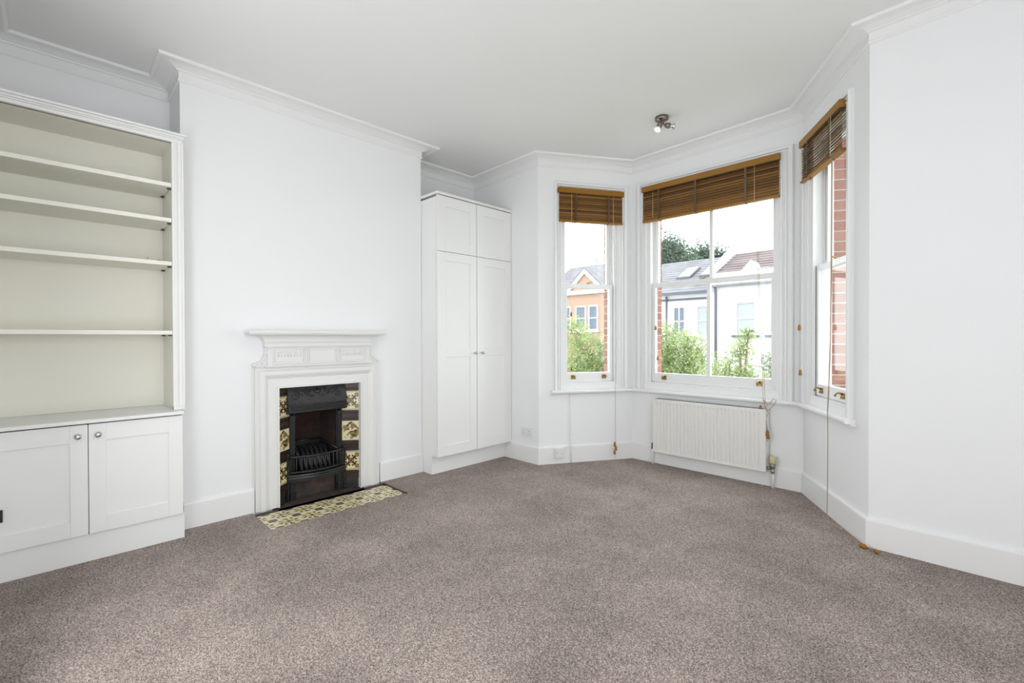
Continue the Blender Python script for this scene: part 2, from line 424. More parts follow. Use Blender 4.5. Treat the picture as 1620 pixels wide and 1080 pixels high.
# ------------------------------------------------------------------ sweeps along the walls
def sweep(name, path, prof, m, closed_prof=True, zoff=None, smooth=False, ends=(None, None)):
    """path: list of 2D points, room on the right-hand side; prof: (distance into room, z)"""
    path = [Vector(p) for p in path]; n = len(path); rows = []
    def off(i, t):
        def seg(k):
            d = (path[k+1]-path[k]).normalized(); nn = Vector((d.y, -d.x)); return path[k]+nn*t, d
        if i == 0: return seg(0)[0]
        if i == n-1:
            P, d = seg(n-2); return P+d*(path[n-1]-path[n-2]).length
        P, d = seg(i-1); Q, e = seg(i)
        if abs(d.x*e.y-d.y*e.x) < 1e-6: return Q
        return inter(P, d, Q, e)
    mb = MB(); k = len(prof); vs = []
    for i in range(n):
        for (t, z) in prof:
            p = off(i, t); vs.append((p.x, p.y, z+(zoff(p.x) if zoff else 0)))
    fs = [(i*k+j, i*k+(j+1) % k, (i+1)*k+(j+1) % k, (i+1)*k+j) for i in range(n-1) for j in range(k)]
    fs += [tuple(range(k-1, -1, -1)), tuple(range((n-1)*k, n*k))]
    mb.add(vs, fs); return mb.build(name, m)
room_path = [(XR, YB), (XA, YB), (XA, CY0), (XC, CY0), (XC, CY1), (XA, CY1), (XA, 3.288), PA, PB, PC, PD, PF1, (XR, YB+.001)]
room_path = room_path[:-1]
cprof = [(-.01, .01), (-.01, -.096), (.006, -.096), (.012, -.09), (.012, -.082), (.007, -.078), (.007, -.037), (.012, -.033), (.022, -.031),
         (.024, -.026), (.036, -.022), (.052, -.016), (.068, -.012), (.096, -.010), (.099, -.014), (.108, -.017), (.119, -.014), (.124, -.006), (.124, .01)]
struct(sweep('trim_1', room_path, cprof, MT['trim'], zoff=Hc), 'white moulded plaster cornice running round the whole ceiling edge', 'cornice')
skp = [(-.005, -.01), (-.005, .165), (.010, .165), (.016, .158), (.018, .150), (.018, -.01)]
def skirt(name, path, label): return struct(sweep(name, path, skp, MT['trim']), label, 'baseboard')
skirt('baseboard_chimney_left', [(XC, CY0+.002), (XC, 1.0)], 'white skirting between the bookcase and the fireplace')
skirt('baseboard_chimney_right', [(XC, 1.955), (XC, CY1)], 'white skirting between the fireplace and the wardrobe')
skirt('baseboard_bay', [(-3.40, 3.288), PA, PB, PC, PD, PF1], 'white skirting running right round the bay and along the right wall')

# window board round the bay
def bayline(a0, a1): return [BL.pt(a0, 0.0), (PB.x, PB.y), (PC.x, PC.y), BR.pt(a1, 0.0)]
wb = [(-.03, .672), (-.03, .702), (.052, .702), (.060, .697), (.062, .687), (.060, .677), (.052, .672), (.03, .672), (.026, .66), (.0, .655)]
struct(sweep('trim_2', bayline(.115, .805), wb, MT['frame']), 'white rounded window board running continuously under all three bay windows', 'window board')

# ------------------------------------------------------------------ windows
bricks_src = None
def window(k, label, bars):
    w, a0, a1, zh = WIN[k]
    root = empty('window_%d' % k, w.pt((a0+a1)/2, .03, .70)); struct(root, label, 'window')
    z0 = .775; A0, A1 = a0-.03, a1+.03
    f = MB()   # box frame with beads
    for (p, q, sg) in ((A0, a0+.018, 1), (a1-.018, A1, -1)):
        w.box(f, p, q, .0, .128, ZS, zh+.04)
    for (e, sg) in ((a0+.018, 1), (a1-.018, -1)):
        for (t0, t1, wd) in ((.0, .018, .008), (.068, .078, .014)):
            lo, hi = sorted((e, e+sg*wd)); w.box(f, lo, hi, t0, t1, z0, zh)
    w.box(f, A0, A1, .0, .128, zh, zh+.045)
    f.build('box_frame', MT['frame'], root)
    sl = MB(); w.box(sl, A0+.002, A1-.002, -.010, .128, .7025, .745); w.box(sl, A0+.002, A1-.002, -.004, .128, .745, z0-.002); w.box(sl, a0+.02, a1-.02, .128, .29, ZS-.06, z0-.03)
    sl.build('sill', MT['frame'], root)
    ch = MB()
    w.box(ch, a0+.018, a0+.0235, .020, .064, z0, 1.72); w.box(ch, a1-.0235, a1-.018, .020, .064, z0, 1.72)
    ch.build('draught_strip', MT['dark'], root)
    # sashes
    def sash(nm, t0, t1, zb, zt, rb, rtop, st):
        s0, s1 = a0+.025, a1-.025; m = MB()
        w.box(m, s0, s0+st, t0, t1, zb, zt); w.box(m, s1-st, s1, t0, t1, zb, zt)
        w.box(m, s0+st, s1-st, t0, t1, zb, zb+rb); w.box(m, s0+st, s1-st, t0, t1, zt-rtop, zt)
        o = m.build(nm, MT['frame'], root, .002)
        mid = (s0+s1)/2; xs = [s0+st]+([mid] if bars else [])+[s1-st]
        if bars:
            g = MB(); w.box(g, mid-.015, mid+.015, t0+.004, t1-.004, zb+rb, zt-rtop); g.build('glazing_bar', MT['frame'], o)
        for i in range(len(xs)-1):
            p = MB(); tg = (t0+t1)/2
            w.box(p, xs[i]+(.014 if i else 0), xs[i+1]-(.014 if i < len(xs)-2 else 0), tg-.002, tg+.002, zb+rb-.004, zt-rtop+.004)
            p.build('pane', MT['glass'], o)
        return o
    lo = sash('lower_sash', .022, .064, z0+.002, 1.727, .085, .044, .038)
    sash('upper_sash', .080, .120, 1.690, zh, .040, .05, .040)
    # sash lifts
    for fr in (.19, .81) if not bars else (.12, .885):
        a = a0+.025+(a1-a0-.05)*fr; l = MB()
        w.box(l, a-.022, a+.022, .016, .022, .800, .838)
        c = Vector(w.pt(a, .012)); 
        pts = [(*w.pt(a, .018), .830), (*w.pt(a, -.004), .840), (*w.pt(a, -.022), .832), (*w.pt(a, -.026), .815)]
        l.tube(pts, [.007, .006, .006, .008], 8)
        l.lathe([(.001, -.004), (.006, -.003), (.006, .003), (.001, .004)], w.pt(a-.015, .014, .806), (*(-w.n), 0), 8)
        l.lathe([(.001, -.004), (.006, -.003), (.006, .003), (.001, .004)], w.pt(a+.015, .014, .806), (*(-w.n), 0), 8)
        l.build('sash_lift', MT['brass'], lo)['label'] = 'aged brass hook lift'
    fm = MB(); a = (a0+a1)/2-(.055 if bars else 0)
    w.box(fm, a-.028, a+.028, .028, .060, 1.727, 1.733)
    fm.lathe([(.012, 0), (.012, .008), (.006, .012)], w.pt(a, .044, 1.733), (0, 0, 1), 10)
    fm.tube([w.pt(a, .044, 1.740), w.pt(a+.02, .02, 1.742), w.pt(a+.034, .012, 1.742)], [.004, .004, .006], 6)
    fm.build('sash_fastener', MT['brass'], lo)
    # architrave: stepped, reeded moulding on three sides
    ar = MB(); wd = {1: (.082, .108), 2: (.105, .105), 3: (.108, .062)}[k]
    prof = [(0, .012), (.10, .012), (.14, .022), (.26, .022), (.30, .012), (.40, .014), (.44, .024), (.54, .024), (.58, .014), (.66, .014), (.70, .030), (.94, .034), (1.0, .026)]
    def side(e, width, sgn, zlo, zhi, mit):
        pts = [(e+sgn*width*u, -h) for (u, h) in prof]
        P = [(e, .002)]+pts+[(e+sgn*width, .002)]; nn = len(P)
        lo_ = [w.pt(a, t, zlo) for a, t in P]
        hi_ = [w.pt(a, t, zhi+abs(a-e)/width*mit) for a, t in P]
        ar.add(lo_+hi_, [tuple(range(nn)), tuple(range(nn, 2*nn))]+[(i, (i+1) % nn, nn+(i+1) % nn, nn+i) for i in range(nn)])
    ht = zh; tw = .075
    side(a0, wd[0], -1, .702, ht, tw); side(a1, wd[1], 1, .702, ht, tw)
    P = [(0, .002)]+[(u, -h) for u, h in prof]+[(1.0, .002)]; nn = len(P)
    l_ = [w.pt(a0-wd[0]*u, t, ht+tw*u) for u, t in P]; r_ = [w.pt(a1+wd[1]*u, t, ht+tw*u) for u, t in P]
    ar.add(l_+r_, [tuple(range(nn)), tuple(range(nn, 2*nn))]+[(i, (i+1) % nn, nn+(i+1) % nn, nn+i) for i in range(nn)])
    ar.build('architrave', MT['frame'], root)
    return root
window(1, 'narrow left bay sash window with a single pane in each sash', False)
window(2, 'wide central bay sash window with two panes in each sash', True)
window(3, 'narrow right bay sash window seen at a steep angle', False)

# outer brick skin of the bay with individually laid jamb bricks
def brickskin(w, k, label, i):
    _, a0, a1, zh = WIN[k]
    m = MB(); b0, b1 = a0+.017, a1-.017
    w.box(m, 0, b0-.006, .130, .240, -3.2, 3.2); w.box(m, b1+.006, w.L, .130, .240, -3.2, 3.2)
    w.box(m, b0-.006, b1+.006, .130, .240, -3.2, .66); w.box(m, b0-.006, b1+.006, .130, .240, zh+.02, 3.2)
    root = struct(m.build('wall_%s_outside' % ('bay_left', 'bay_centre', 'bay_right')[i], MT['mortar']), label)
    me = None
    for sd in (0, 1):
        if k == 1 and sd == 0 or k == 2 and sd == 1 or k == 3 and sd == 1: continue
        z = .78; j = 0
        while z < zh:
            bm_ = MB(); e = b0 if sd == 0 else b1
            lo, hi = (e-.10, e) if sd == 0 else (e, e+.10)
            if me is None:
                c = Vector((0, 0, 0)); q = MB(); q.box(-.05, .05, -.0565, .0565, -.0325, .0325)
                ob = q.build('brick', MT['brick'], None, 0); me = ob.data
                COL.objects.unlink(ob); bpy.data.objects.remove(ob)
            o = bpy.data.objects.new('brick', me); COL.objects.link(o)
            o.location = (*w.pt((lo+hi)/2+random.uniform(-.001, .001), .1850), z+.0325); o.rotation_euler = (0, 0, w.ang)
            o.parent = root; z += .075; j += 1
    return root
brickskin(BL, 1, 'red brick outside face of the left bay wall', 0)
brickskin(BC, 2, 'red brick outside face of the central bay wall', 1)
brickskin(BR, 3, 'red brick outside face of the right bay wall', 2)

# ------------------------------------------------------------------ venetian blinds
def acorn(w, a, t, z, par, big=1.0, axis=(0, 0, 1)):
    m = MB(); m.lathe([(.003, .018*big), (.006, .014*big), (.0085*big, .006*big), (.008*big, -.002), (.009*big, -.008*big), (.010*big, -.016*big), (.004, -.020*big)], w.pt(a, t, z), axis, 10)
    return m.build('acorn', MT['woodlt'], par)
def blind(w, a0, a1, zt, zb, label, tapes, cords, ret=False):
    root = empty('venetian_blind', w.pt((a0+a1)/2, -.02, zt)); tag(root, label, 'blind', None)
    hr = MB(); w.box(hr, a0, a1, -.055, -.045, zt-.048, zt+.002); w.box(hr, a0, a0+.008, -.046, -.004, zt-.048, zt+.002); w.box(hr, a1-.008, a1, -.046, -.004, zt-.048, zt+.002)
    hr.build('valance', MT['woodlt'], root, .0015)
    hb = MB(); w.box(hb, a0+.012, a1-.012, -.042, -.008, zt-.050, zt-.004); hb.build('head_rail', MT['tape'], root)
    n = 12; z1 = zt-.062; z2 = zb+.03; me = None
    L = a1-a0-.02
    for i in range(n):
        z = z1+(z2-z1)*i/(n-1)
        if me is None:
            q = MB(); cs = []
            for u in (-1, -.5, 0, .5, 1): cs.append((u*.0245, .0065*(1-u*u)))
            th = R(46); vs = []
            for X in (-L/2, L/2):
                for sgn in (1, -1):
                    for (y, h) in (cs if sgn == 1 else cs[::-1]):
                        yy = y; hh = h+sgn*.0014
                        vs.append((X, yy*math.cos(th)-hh*math.sin(th), yy*math.sin(th)+hh*math.cos(th)))
            q.add(vs, [tuple(range(10)), tuple(range(19, 9, -1))]+[(j, (j+1) % 10, 10+(j+1) % 10, 10+j) for j in range(10)])
            o = q.build('slat', MT['wood'], None); me = o.data
        else:
            o = bpy.data.objects.new('slat', me); COL.objects.link(o)
        o.location = (*w.pt((a0+a1)/2, -.024), z); o.rotation_euler = (random.uniform(-.03, .10), random.uniform(-.004, .004), w.ang)
        o.parent = root; o.matrix_parent_inverse = parent_inv(root)
    br = MB(); w.box(br, a0+.008, a1-.008, -.050, -.004, zb, zb+.016); br.build('bottom_rail', MT['woodlt'], root, .003)
    for a in tapes:
        tp = MB()
        zz = zt-.05; pts = []
        w.box(tp, a-.009, a+.009, -.0535, -.0525, zb+.004, zt-.05)
        tp.build('ladder_tape', MT['tape'], root)
        kn = MB(); kn.lathe([(.002, .004), (.006, .002), (.006, -.004), (.002, -.006)], w.pt(a, -.027, zb-.004), (0, 0, 1), 8); kn.build('cord_knot', MT['tape'], root)
    for c in cords:
        cm = MB(); cm.tube(c['pts'], c.get('r', .0017), 6)
        o = cm.build('pull_cord', MT[c.get('m', 'cordm')], root)
        for (a, t, z, big) in c.get('ac', []): acorn(w, a, t, z, o, big)
    return root
def vline(w, a, t, zs): return [w.pt(a, t, z) for z in zs]
def jit(w, a, t, z0, z1, n=8, am=.002):
    return [w.pt(a+random.uniform(-am, am), t, z0+(z1-z0)*i/(n-1)) for i in range(n)]
# left
blind(BL, .187, .864, 2.628, 2.308, 'small brown wooden venetian blind raised over the left bay window', (.36, .70),
      [dict(pts=vline(BL, .315, -.058, (2.57, 2.31)), m='cordl'),
       dict(pts=[BL.pt(.745, -.058, 2.57), BL.pt(.748, -.058, 2.31)], m='cordl'),
       dict(pts=[BL.pt(.75, -.045, 2.31), BL.pt(.765, -.066, 1.6), BL.pt(.762, -.068, .75), BL.pt(.762, -.070, .17)], m='cordm', ac=[(.757, -.066, .165, 1.3), (.768, -.066, .125, 1.3), (.755, -.066, .085, 1.2)]),
       dict(pts=jit(BL, .762, -.066, .07, .005, 4), r=.001, m='cordl'),
       dict(pts=jit(BL, .315, -.02, 2.31, .90), r=.0008, m='cordl', ac=[(.322, -.02, 1.43, 1.1), (.325, -.02, .905, 1.1)])])
# centre
knot = [BC.pt(1.235, -.060, .66), BC.pt(1.225, -.07, .70), BC.pt(1.24, -.08, .655), BC.pt(1.262, -.07, .60), BC.pt(1.24, -.075, .53), BC.pt(1.255, -.07, .46), BC.pt(1.275, -.075, .40), BC.pt(1.258, -.07, .37),
        BC.pt(1.235, -.07, .41), BC.pt(1.25, -.08, .52), BC.pt(1.225, -.07, .585), BC.pt(1.252, -.078, .655), BC.pt(1.30, -.07, .715), BC.pt(1.318, -.07, .70), BC.pt(1.30, -.07, .66), BC.pt(1.262, -.08, .62), BC.pt(1.24, -.08, .60), BC.pt(1.255, -.085, .50), BC.pt(1.262, -.08, .44)]
blind(BC, .132, 1.335, 2.652, 2.312, 'long brown wooden venetian blind raised over the wide central window', (.31, .66, 1.08),
      [dict(pts=vline(BC, .255, -.058, (2.59, 2.34)), m='cordl'),
       dict(pts=vline(BC, 1.152, -.058, (2.60, 2.31)), m='cordl'),
       dict(pts=[BC.pt(1.155, -.055, 2.31), BC.pt(1.19, -.062, 1.5), BC.pt(1.215, -.068, .95), BC.pt(1.225, -.072, .705), BC.pt(1.232, -.07, .67)], m='cordm'),
       dict(pts=[BC.pt(1.165, -.055, 2.31), BC.pt(1.20, -.064, 1.5), BC.pt(1.228, -.070, .95), BC.pt(1.238, -.074, .705), BC.pt(1.238, -.07, .67)], m='cordm'),
       dict(pts=knot, r=.0022, m='cordm', ac=[(1.258, -.082, .44, 1.5), (1.205, -.075, .635, 1.2), (1.262, -.082, .415, 1.2)]),
       dict(pts=jit(BC, .245, -.02, 2.31, 1.0), r=.0008, m='cordl', ac=[(.262, -.015, 1.295, 1.1), (.283, -.015, 1.005, 1.1)])])
# right
def flr(x, y, z=.004): return (x, y, z)
blind(BR, .055, .715, 2.683, 2.368, 'short brown wooden venetian blind raised over the obliquely seen right bay window', (.20, .56),
      [dict(pts=vline(BR, .12, -.058, (2.62, 2.37)), m='cordl'),
       dict(pts=vline(BR, .60, -.058, (2.63, 2.38)), m='cordl'),
       dict(pts=[BR.pt(.60, -.05, 2.38), BR.pt(.606, -.055, 1.7), BR.pt(.612, -.06, 1.2), BR.pt(.60, -.065, .90), BR.pt(.602, -.072, .72), BR.pt(.618, -.076, .58), BR.pt(.622, -.078, .40), BR.pt(.63, -.082, .22), BR.pt(.645, -.09, .10), BR.pt(.67, -.10, .02),
                 flr(-.566, 3.475), flr(-.52, 3.40), flr(-.47, 3.33), flr(-.44, 3.29), flr(-.405, 3.262)], r=.0028, m='cordm'),
       dict(pts=[BR.pt(.612, -.05, 2.38), BR.pt(.618, -.055, 1.7), BR.pt(.616, -.06, 1.2), BR.pt(.618, -.066, .90), BR.pt(.612, -.074, .72)], r=.0016, m='cordm'),
       dict(pts=jit(BR, .13, -.075, 2.37, .95), r=.0008, m='cordl', ac=[(.13, -.075, 1.275, 1.2), (.15, -.075, .94, 1.2)])])
b3 = [o for o in COL.objects if o.name.startswith('venetian_blind')][-1]
for (p, ax, bg_) in (((-.452, 3.272, .013), (.9, -.35, 0), 1.3), ((-.388, 3.240, .012), (.6, -.8, 0), 1.1)):
    m = MB(); m.lathe([(.003, .020*bg_), (.007, .014), (.010*bg_, .006), (.009*bg_, -.004), (.010*bg_, -.012), (.010*bg_, -.018), (.004, -.022)], p, ax, 10)
    o = m.build('acorn', MT['woodlt'], b3)

# ------------------------------------------------------------------ radiator
rad = empty('radiator', (-1.68, 4.09, .12)); tag(rad, 'white ribbed panel radiator on the wall under the wide central window', 'radiator')
x0, x1, z0, z1 = -2.168, -1.190, .122, .620; yf, yb = 4.040, 4.085
pn = MB(); NR = 28; m0 = .03; step = (x1-x0-2*m0)/NR
pts = []
xs = [(x0, yb), (x0, yf+.004), (x0+.004, yf), (x0+m0-.008, yf)]
for i in range(NR):
    c = x0+m0+step*i
    xs += [(c+step*.05, yf+.0005), (c+step*.22, yf+.007), (c+step*.38, yf+.007), (c+step*.55, yf), (c+step*.95, yf)]
xs += [(x1-m0+.008, yf), (x1-.004, yf), (x1, yf+.004), (x1, yb)]
zi0, zi1 = z0+.03, z1-.035
nn = len(xs)
flat = [(x, min(y, yf) if y < yb-.001 and yf <= y <= yf+.008 and x0+.004 < x < x1-.004 else y) for x, y in xs]
rows = [[(x, y, z) for x, y in (flat if k != 'r' else xs)] for z, k in ((z0+.004, 'f'), (zi0-.012, 'f'), (zi0, 'r'), (zi1, 'r'), (zi1+.012, 'f'), (z1-.004, 'f'))]
rows = [[(x, y+.004 if y < yb-.01 else y, z0) for x, y in flat]]+rows+[[(x, y+.004 if y < yb-.01 else y, z1) for x, y in flat]]
vs = [p for r_ in rows for p in r_]
fs = [(j*nn+i, j*nn+i+1, (j+1)*nn+i+1, (j+1)*nn+i) for j in range(len(rows)-1) for i in range(nn-1)]
pn.add(vs, fs)
pn.box(x0, x1, yb, yb+.002, z0, z1)
pn.build('front_panel', MT['radiator'], rad)
tg = MB()
tg.box(x0+.002, x1-.002, yf+.006, 4.118, z1-.001, z1+.004)
tg.build('top_grille', MT['radiator'], rad, .001)
gs = MB()
for i in range(NR*2): gs.box(x0+.02+i*(x1-x0-.04)/(NR*2), x0+.03+i*(x1-x0-.04)/(NR*2), yf+.02, yf+.068, z1+.004, z1+.005)
gs.build('grille_slots', MT['slot'], rad)['kind'] = 'stuff'
for xx in ((x0-.001, x0+.003), (x1-.003, x1+.001)):
    s_ = MB(); s_.box(*xx, yf+.008, 4.118, z0+.01, z1+.003); s_.build('side_panel', MT['radiator'], rad)
bk = MB(); bk.box(x0+.006, x1-.006, 4.096, 4.114, z0, z1-.005); bk.build('back_panel', MT['radiator'], rad)
lp = MB(); lp.tube([(-2.186, 4.075, -.01), (-2.186, 4.075, .15)], .008, 10); lp.build('pipe', MT['radiator'], rad)
lv = MB(); lv.lathe([(.006, 0), (.012, .004), (.012, .02), (.009, .024), (.011, .03), (.011, .055), (.005, .06)], (-2.186, 4.075, .14), (0, 0, 1), 12)
lv.tube([(-2.186, 4.075, .165), (-2.165, 4.075, .165)], .008, 8); lv.build('lockshield_valve', MT['dark'], rad)
rp = MB(); rp.tube([(-1.147, 4.075, -.01), (-1.147, 4.075, .125)], .010, 10); rp.build('pipe', MT['radiator'], rad)
rv = MB(); rv.lathe([(.010, 0), (.014, .006), (.014, .03), (.011, .034), (.016, .045), (.020, .075), (.016, .08)], (-1.147, 4.075, .115), (0, 0, 1), 14)
rv.tube([(-1.147, 4.075, .155), (-1.165, 4.075, .155)], .009, 10); rv.tube([(-1.168, 4.075, .155), (-1.188, 4.075, .155)], .013, 6)
rv.build('valve_body', MT['valve'], rad)
vh = MB(); vh.lathe([(.016, 0), (.025, .004), (.026, .05), (.022, .058), (.010, .062)], (-1.147, 4.075, .195), (0, 0, 1), 10)
vh.build('thermostatic_head', MT['yellow'], rad)['label'] = 'yellowed plastic thermostatic valve head'

# ------------------------------------------------------------------ wardrobe
WX = -3.30
wr = empty('wardrobe', (-3.6, 2.83, 0)); tag(wr, 'tall white built-in wardrobe with panelled doors in the alcove beside the bay', 'wardrobe')
c = MB()
c.box(XA+.002, WX-.022, CY1+.003, CY1+.021, .163, 2.432); c.box(XA+.002, WX-.022, 3.268, 3.286, .163, 2.432)
c.box(XA+.002, WX-.022, CY1+.021, 3.268, .163, .181); c.box(XA+.002, XA+.012, CY1+.021, 3.268, .181, 2.432)
c.build('carcass', MT['joinery'], wr, .001)
c = MB(); c.box(XA+.002, WX+.008, CY1+.001, 3.2865, 2.452, 2.474); c.build('top_panel', MT['joinery'], wr, .003)
c = MB(); c.box(XA+.01, -3.386, CY1+.003, 3.27, 0, .163); c.build('plinth', MT['joinery'], wr, .001)
c = MB(); c.box(-3.40, -3.386, 3.27, 3.2875, 0, .163); c.build('plinth_scribe', MT['joinery'], wr)
def door(y0, y1, z0, z1, xf, panels, par, mname='joinery', th=.020, nm='door'):
    m = MB(); ys = sorted({y0, y1, *[p[0] for p in panels], *[p[1] for p in panels]}); 
    # frame as stiles and rails
    pa, pb = panels[0][0], panels[0][1]
    m.box(xf-th, xf, y0, pa, z0, z1); m.box(xf-th, xf, pb, y1, z0, z1)
    zz = [z0]
    for p in sorted(panels, key=lambda p: p[2]):
        m.box(xf-th, xf, pa, pb, zz[-1], p[2]); zz.append(p[3])
    m.box(xf-th, xf, pa, pb, zz[-1], z1)
    d = m.build(nm, MT[mname], par, .0012)
    for p in panels:
        q = MB(); q.box(xf-th+.002, xf-.009, p[0]-.002, p[1]+.002, p[2]-.002, p[3]+.002); q.build('panel', MT[mname], d)
    return d
def knob(y, z, xf, par, r=.015):
    m = MB(); m.lathe([(.008, 0), (.006, .006), (.006, .014), (r*.8, .018), (r, .023), (r*.9, .029), (r*.4, .032)], (xf, y, z), (1, 0, 0), 16)
    o = m.build('knob', MT['chrome'], par); o['label'] = 'round brushed metal knob'; return o
P_ = [(2.475, 2.752, .255, 1.033), (2.475, 2.752, 1.12, 1.88)]
d = door(2.386, 2.830, .165, 1.958, WX, P_, wr); knob(2.805, 1.063, WX, d, .013)
door(2.386, 2.830, 1.962, 2.444, WX, [(2.475, 2.752, 2.05, 2.353)], wr)
P_ = [(2.925, 3.200, .255, 1.033), (2.925, 3.200, 1.12, 1.88)]
d = door(2.837, 3.284, .165, 1.958, WX, P_, wr); knob(2.892, 1.063, WX, d, .013)
door(2.837, 3.284, 1.962, 2.444, WX, [(2.925, 3.200, 2.05, 2.353)], wr)

# ------------------------------------------------------------------ bookcase on cupboard
cb = empty('base_cupboard', (-3.6, .15, 0)); tag(cb, 'low white two-door cupboard under the cream bookcase', 'cupboard')
Y0 = YB+.002
c = MB(); c.box(XA+.002, -3.392, Y0, .566, .155, .733); c.build('carcass', MT['joinery'], cb)
c = MB(); c.box(XA+.002, -3.388, Y0, .577, 0, .148); c.build('plinth', MT['joinery'], cb, .001)
d = door(Y0+.002, .146, .152, .742, -3.37, [(-.185, .076, .236, .650)], cb); knob(.107, .684, -3.37, d)
lt = MB(); lt.box(-3.37, -3.362, -.185, -.1635, .305, .365); lt.tube([(-3.362, -.172, .32), (-3.352, -.170, .335), (-3.362, -.172, .355)], .004, 6); lt.build('latch', MT['black'], d)['label'] = 'small black latch'
d = door(.150, .568, .152, .742, -3.37, [(.221, .499, .236, .650)], cb); knob(.187, .684, -3.37, d)
wt = MB(); wt.box(XA+.001, -3.345, Y0, .570, .750, .770)
tag(wt.build('worktop', MT['joinery'], None, .004), 'white shelf top laid over the low cupboard', 'worktop')

bc = empty('bookcase', (-3.6, .15, .77)); tag(bc, 'open built-in cream bookcase with four shelves in the left alcove', 'bookcase')
BX = -3.43; SX = -3.76
c = MB(); c.box(SX-.012, SX, Y0, .55, .771, 2.40); c.build('back_panel', MT['cream'], bc)
c = MB(); c.box(SX, BX-.018, .533, .551, .771, 2.40); c.build('side_panel', MT['cream'], bc)
c = MB(); c.box(SX, BX-.018, Y0, Y0+.018, .771, 2.40); c.build('side_panel', MT['cream'], bc)
c = MB(); c.box(SX, BX-.018, Y0+.018, .533, 2.385, 2.403); c.build('top_panel', MT['cream'], bc)
c = MB(); c.box(BX-.018, BX, .533, .592, .771, 2.403); c.box(BX, BX+.005, .548, .556, .771, 2.39); c.box(BX, BX+.008, .562, .578, .771, 2.40)
c.box(BX-.02, BX+.010, .533, .582, .771, .792); c.build('stile', MT['joinery'], bc, .001)
c = MB(); c.box(BX-.018, BX, Y0, Y0+.04, .771, 2.403); c.build('stile', MT['joinery'], bc, .001)
# stepped cap moulding, returned at the right end
cap = MB()
for (z0_, z1_, pr, e) in ((2.385, 2.404, .006, .586), (2.404, 2.412, .013, .590), (2.412, 2.424, .020, .594), (2.424, 2.436, .034, .602)):
    cap.box(SX-.012 if pr < .006 else BX-.03, BX+pr, Y0, e, z0_, z1_)
cap.build('cornice_moulding', MT['joinery'], bc, .002)
c = MB(); c.box(SX-.115, BX-.03, Y0, .590, 2.404, 2.416); c.build('dust_cover', MT['joinery'], bc)
for zt_ in (2.137, 1.926, 1.665, 1.250):
    c = MB(); c.box(SX+.001, BX-.001, Y0+.019, .531, zt_-.024, zt_)
    o = c.build('shelf', MT['cream'], bc, .0015)
    for xx in (BX-.035, BX-.255):
        q = MB(); q.box(xx-.008, xx+.008, .518, .5325, zt_-.0325, zt_-.0245); q.tube([(xx, .5325, zt_-.029), (xx, .513, zt_-.029)], .0035, 6); q.build('shelf_peg', MT['dark'], o)
cl = MB(); cl.tube([(-3.52, .41, 1.667), (-3.50, .42, 1.668), (-3.50, .425, 1.690)], .0012, 5)
cl.tube([(-3.50, .42, 1.668), (-3.48, .455, 1.668), (-3.47, .475, 1.672), (-3.465, .50, 1.668)], .002, 5); cl.box(-3.49, -3.455, .465, .497, 1.666, 1.670)
tag(cl.build('wire_clip', MT['slot'], None), 'small loose wire clip left on the third bookcase shelf near its right end', 'clip')

# ------------------------------------------------------------------ fireplace surround
FC = 1.463
ms = empty('mantelpiece', (-3.5, FC, 0)); tag(ms, 'white painted moulded mantelpiece with a shelf and fluted frieze on the chimney breast', 'mantelpiece')
O0, O1, I0, I1, ZO, ZI = 1.004, 1.938, 1.158, 1.772, 1.002, .848
# casing profile: u from outer edge (0) to opening (1), x height above wall
cpf = [(0, .030), (.16, .030), (.20, .042), (.36, .046), (.44, .040), (.52, .030), (.58, .024), (.62, .030), (.66, .030), (.92, .030), (.94, .042), (1.0, .042)]
def casing(mb):
    def ring(u):
        return (O0+(I0-O0)*u, O1+(I1-O1)*u, ZO+(ZI-ZO)*u)
    prof = [(0, -.002)]+cpf+[(1.0, -.04)]
    rows = []
    for (u, h) in prof:
        l, r, z = ring(u); x = XC+h
        rows.append([(x, l, 0), (x, l, z), (x, r, z), (x, r, 0)])
    vs = [p for q in rows for p in q]; k = 4
    fs = [(j*k+i, j*k+i+1, (j+1)*k+i+1, (j+1)*k+i) for j in range(len(rows)-1) for i in range(3)]
    fs += [tuple(j*k for j in range(len(rows))), tuple(j*k+3 for j in range(len(rows)))[::-1]]
    mb.add(vs, fs)
m = MB(); casing(m); m.build('casing', MT['mantel'], ms)
for (ya, yb_) in ((O0-.014, O0), (O1, O1+.014)):
    m = MB(); m.box(XC, XC+.004, ya, yb_, 0, ZO); m.build('back_board', MT['mantel'], ms)
